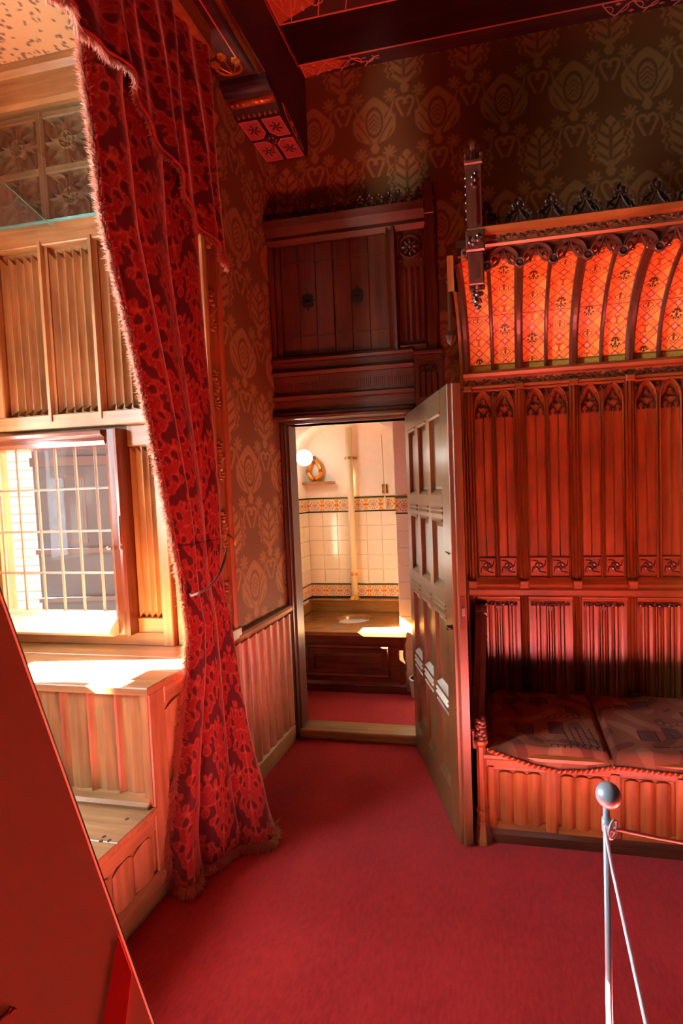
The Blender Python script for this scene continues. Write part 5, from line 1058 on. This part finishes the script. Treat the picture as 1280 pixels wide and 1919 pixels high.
# pipe, brackets, shelf, ring, lamp, pull, hook, bin
pp = thing('flush_pipe', 'cream painted flush pipe rising from the closet ledge', 'pipe', (-1.36, YT-0.045, 0.645))
TP = lambda p: np.stack([p[:, 0], p[:, 2], p[:, 1]], 1)
m = MB(TP); m.lathe((-1.362, 0, YT-0.045), [(0.028, 0.645), (0.028, 2.16)], 16); obj('tube', m, 'pipe_cream', pp, True)
m = MB(TP); m.lathe((-1.362, 0, YT-0.045), [(0.052, 0.646), (0.052, 0.652), (0.036, 0.664), (0.03, 0.68)], 16); obj('collar', m, 'brass', pp, True)
for z in (1.895, 0.868):
    m = MB(TP); m.lathe((-1.362, 0, YT-0.045), [(0.031, z-0.012), (0.031, z+0.012)], 16)
    if z > 1: m.fr = ft; m.box(-1.42, -1.304, z-0.011, z+0.011, 0.005, 0.012, 0.003); [m.blob((-1.362+q*0.05, z, 0.013), (0.006, 0.006, 0.004)) for q in (-1, 1)]
    obj('clip', m, 'brass', pp)
sx0, sx1 = -1.835, -1.515
m = MB(ft); m.poly([(XT, 1.672), (sx1-0.012, 1.672), (sx1, 1.682), (sx1-0.006, 1.696), (XT, 1.696)], 0.0, 0.1); tag(obj('wall_shelf', m, 'lid_wood', None, False, (-1.66, YT-0.05, 1.67)), 'small brown wooden wall shelf holding the gilt ring vase', 'shelf')
rv = thing('ring_vase', 'gold lustre ring-shaped vase with applied flowers on the wall shelf', 'vase', (-1.685, YT-0.05, 1.697)); cxv, czv, nv_ = -1.685, 1.795, 0.05
m = MB(ft); t = np.linspace(0, 2*pi, 40, endpoint=False); m.tube([(cxv+0.058*cos(a), czv+0.072*sin(a)+0.012*max(0, sin(a))**4, nv_) for a in t], 0.022, 12, True); obj('ring', m, 'gold_lustre', rv, True)
for a in (0, pi/2, pi, 3*pi/2):
    m = MB(ft)
    for k in range(7): m.blob((cxv+0.06*cos(a)+0.010*cos(k), czv+0.074*sin(a)+0.010*sin(k*1.7), nv_+0.018), (0.008, 0.008, 0.007), k)
    obj('flower', m, 'bronze_flower', rv)
m = MB(ft)
for k in range(8): m.blob((cxv+0.012*cos(k*2.1)*(1-k/9), czv+0.088+0.005*k, nv_), (0.01, 0.009, 0.01), k)
obj('bird_top', m, 'bronze_flower', rv)
for q in (-1, 1): m = MB(ft); m.tube([(cxv+q*0.018, czv-0.085, nv_), (cxv+q*0.026, 1.697, nv_+0.006)], [0.01, 0.006], 8); obj('foot', m, 'gold_lustre', rv, True)
lp_ = pY(570, 858, 3.72); lm = thing('globe_lamp', 'round white glass globe lamp glowing beside the toilet shelf', 'lamp', tuple(lp_))
m = MB(TP); rr = 0.066; m.lathe((lp_[0], 0, lp_[1]), [(rr*sin(a), lp_[2]-rr*cos(a)) for a in np.linspace(0.03, pi-0.03, 16)], 20); obj('globe', m, 'lamp_glow', lm, True)
m = MB(); m.tube([(XT, lp_[1], lp_[2]+0.02), (lp_[0]-0.05, lp_[1], lp_[2]+0.012)], [0.03, 0.014], 12); obj('arm', m, 'brass', lm, True)
pc = thing('pull_chain', 'brass pull chain with ivory handle hanging on the toilet wall', 'pull chain', (-1.06, YT-0.03, 1.48))
m = MB(ft); m.tube([(-1.068, 2.09, 0.03), (-1.061, 1.56, 0.03)], 0.0028, 6); obj('chain', m, 'brass', pc)
m = MB(ft); m.lathe((-1.058, 1.44, 0.03), [(0.003, 0), (0.009, 0.008), (0.013, 0.03), (0.009, 0.07), (0.005, 0.12)], 10); obj('handle', m, 'pipe_cream', pc, True)
for q in (-1, 1):
    m = MB(ft); m.box(-1.06+q*0.018-0.009, -1.06+q*0.018+0.009, 1.575, 1.655, 0.0, 0.012, 0.003); g_ = obj('guide_plate', m, 'brass', pc)
    for z in (1.59, 1.64): m = MB(ft); m.blob((-1.06+q*0.018, z, 0.013), (0.005, 0.005, 0.003)); obj('screw', m, 'iron', g_)
h_ = pY(548, 1010, 3.25); m = MB(); m.tube([(XT, 3.25, 1.33), (XT+0.05, 3.25, 1.33), (XT+0.05, 3.25, 1.17), (XT, 3.25, 1.17)], 0.004, 6); tag(obj('grab_bar', m, 'iron', None, False, (XT+0.02, 3.25, 1.25)), 'thin black grab bar on the left toilet wall', 'grab bar')
b0 = pZ(775, 1311, 0.055); bn = thing('waste_bin', 'small pale plastic bin standing beside the closet bench', 'bin', (b0[0]+0.03, b0[1]+0.06, 0.055))
m = MB(TP); m.lathe((b0[0]+0.03, 0, b0[1]+0.06), [(0.052, 0.056), (0.056, 0.06), (0.068, 0.19), (0.07, 0.195)], 18); obj('tub', m, 'bin_grey', bn, True)
m = MB(TP); m.lathe((b0[0]+0.03, 0, b0[1]+0.06), [(0.072, 0.188), (0.073, 0.2), (0.066, 0.203), (0.06, 0.195)], 18); obj('rim', m, 'white_paint', bn, True)

# ================================================================== BARRIER POST, CORDS, INFORMATION BOARD
YP = 0.9; tp = pY(1140, 1490, YP); sx = tp[0]
sp = thing('barrier_post', 'slim grey-blue ball-topped barrier post with both ropes tied on', 'post', (sx, YP, 0))
m = MB(TP); m.lathe((sx-0.004, 0, YP), [(0.0062, 0.01), (0.0062, tp[2]-0.015)], 14); obj('pole', m, 'post_grey', sp, True)
m = MB(TP); m.lathe((sx, 0, YP), [(0.0225*sin(a), tp[2]-0.0225*cos(a)) for a in np.linspace(0.02, pi-0.02, 16)], 22); obj('ball', m, 'post_grey', sp, True)
m = MB(TP); m.lathe((sx-0.004, 0, YP), [(0.14, 0.0), (0.14, 0.006), (0.125, 0.012), (0.012, 0.018)], 28); obj('base_plate', m, 'post_grey', sp, True)
rg = pY(1146, 1553, YP-0.01)
m = MB(); m.tube([(rg[0]+0.009*cos(a)*0.9+0.002, YP-0.012+0.007*cos(a), rg[2]+0.015*sin(a)+0.004*cos(a)) for a in np.linspace(0, 2*pi, 20, endpoint=False)], 0.0026, 8, True); obj('ring', m, 'post_grey', sp, True)
m = MB(TP); m.lathe((sx-0.004, 0, YP), [(0.0085, rg[2]-0.012), (0.0085, rg[2]+0.012)], 12); obj('collar', m, 'post_grey', sp, True)
def cord(name, pts, label):
    P = np.array(pts); t = np.linspace(0, len(P)-1, 40); P = np.stack([np.interp(t, range(len(P)), P[:, k]) for k in range(3)], 1); m = MB(); m.tube(P, 0.0032, 8)
    return tag(obj(name, m, 'cord_white', None, True, P[20]), label, 'rope', 'white barrier ropes')
e1 = pY(1152, 1553, YP-0.012); e2 = pY(1280, 1579, 1.0); e3 = e2+(e2-e1)*3.0; e3[2] -= 0.01
cord('barrier_rope', [e1, (e1+e2)/2-np.array([0, 0, 0.001]), e2, (e2+e3)/2, e3], 'white elastic rope stretched from the post ring across the settle front')
f0 = pY(1133, 1548, YP-0.012); f1 = pY(1150, 1640, 0.86); f2 = pY(1210, 1915, 0.66); f3 = f2+(f2-f1)*0.8
cord('barrier_rope', [e1+np.array([0, -0.004, -0.002]), f0, f1, (f1+f2)/2, f2, f3], 'white elastic rope dropping from the post ring towards the visitor side')
sp2 = sp.copy(); COL.objects.link(sp2); sp2.location = (e3[0]+0.012, e3[1]+0.01, 0); sp2['label'] = 'second grey-blue barrier post in front of the far end of the settle'
for ch in list(sp.children):
    c2 = ch.copy(); COL.objects.link(c2); c2.parent = sp2
sp['group'] = sp2['group'] = 'barrier posts'
BN = np.array([0.5, -0.866, 0.0]); BO = pY(285, 1919, 0.42)
def pB(x, y): d = ray(x, y); t = ((BO-C0)@BN)/(d@BN); q = C0+t*d-BO; return np.array([q@np.array([0.866, 0.5, 0]), q[2]])
def FBd(p): return BO+p[:, :1]*np.array([0.866, 0.5, 0])+p[:, 1:2]*np.array([0, 0, 1.0])+p[:, 2:3]*BN
q0, q1 = pB(0, 1120), pB(285, 1919); dv = (q0-q1)/np.linalg.norm(q0-q1); lv = np.array([-dv[1], dv[0]]); lv = lv if lv[0] < 0 else -lv
br_, tr_ = q1-dv*0.16, q0+dv*0.06; bw = 0.30; cb_ = (br_+tr_)/2+lv*bw*0.5; fpt = FBd(np.array([[cb_[0], 0, -0.03]]))[0]
ib = thing('information_board', 'salmon information board with red stripe tilted on a stand by the bay', 'sign', (fpt[0], fpt[1], 0))
m = MB(FBd); m.poly([tuple(br_), tuple(tr_), tuple(tr_+lv*bw), tuple(br_+lv*bw)], -0.004, 0.0); obj('panel', m, 'board_salmon', ib)
m = MB(FBd); m.poly([tuple(br_), tuple(tr_), tuple(tr_+lv*bw), tuple(br_+lv*bw)], -0.007, -0.0041); obj('backing', m, 'iron', ib)  # unseen dark sheet added so the sunlit back bounces less light
m = MB(FBd); m.poly([tuple(pB(x, y)) for x, y in ((222, 1752), (247, 1822), (231, 1960), (186, 1960))], 0.0, 0.0012); obj('red_stripe', m, 'board_red', ib)
m = MB(FBd)
for (x0, y0, x1, y1) in ((-12, 1926, 4, 1904), (2, 1912, 12, 1897), (10, 1903, 22, 1886), (18, 1900, 29, 1888)): m.ribbon([tuple(pB(x0, y0)), tuple(pB(x1, y1))], 0.0035, 0.0, 0.0012)
obj('printed_text', m, 'board_ink', ib)
hz = -BO[2]; m = MB(FBd); m.box(cb_[0]-0.015, cb_[0]+0.015, hz+0.01, cb_[1]+0.2, -0.042, -0.0071); obj('stand_post', m, 'iron', ib)
m = MB(FBd); m.box(cb_[0]-0.15, cb_[0]+0.15, hz, hz+0.012, -0.2, 0.1); obj('stand_foot', m, 'iron', ib)
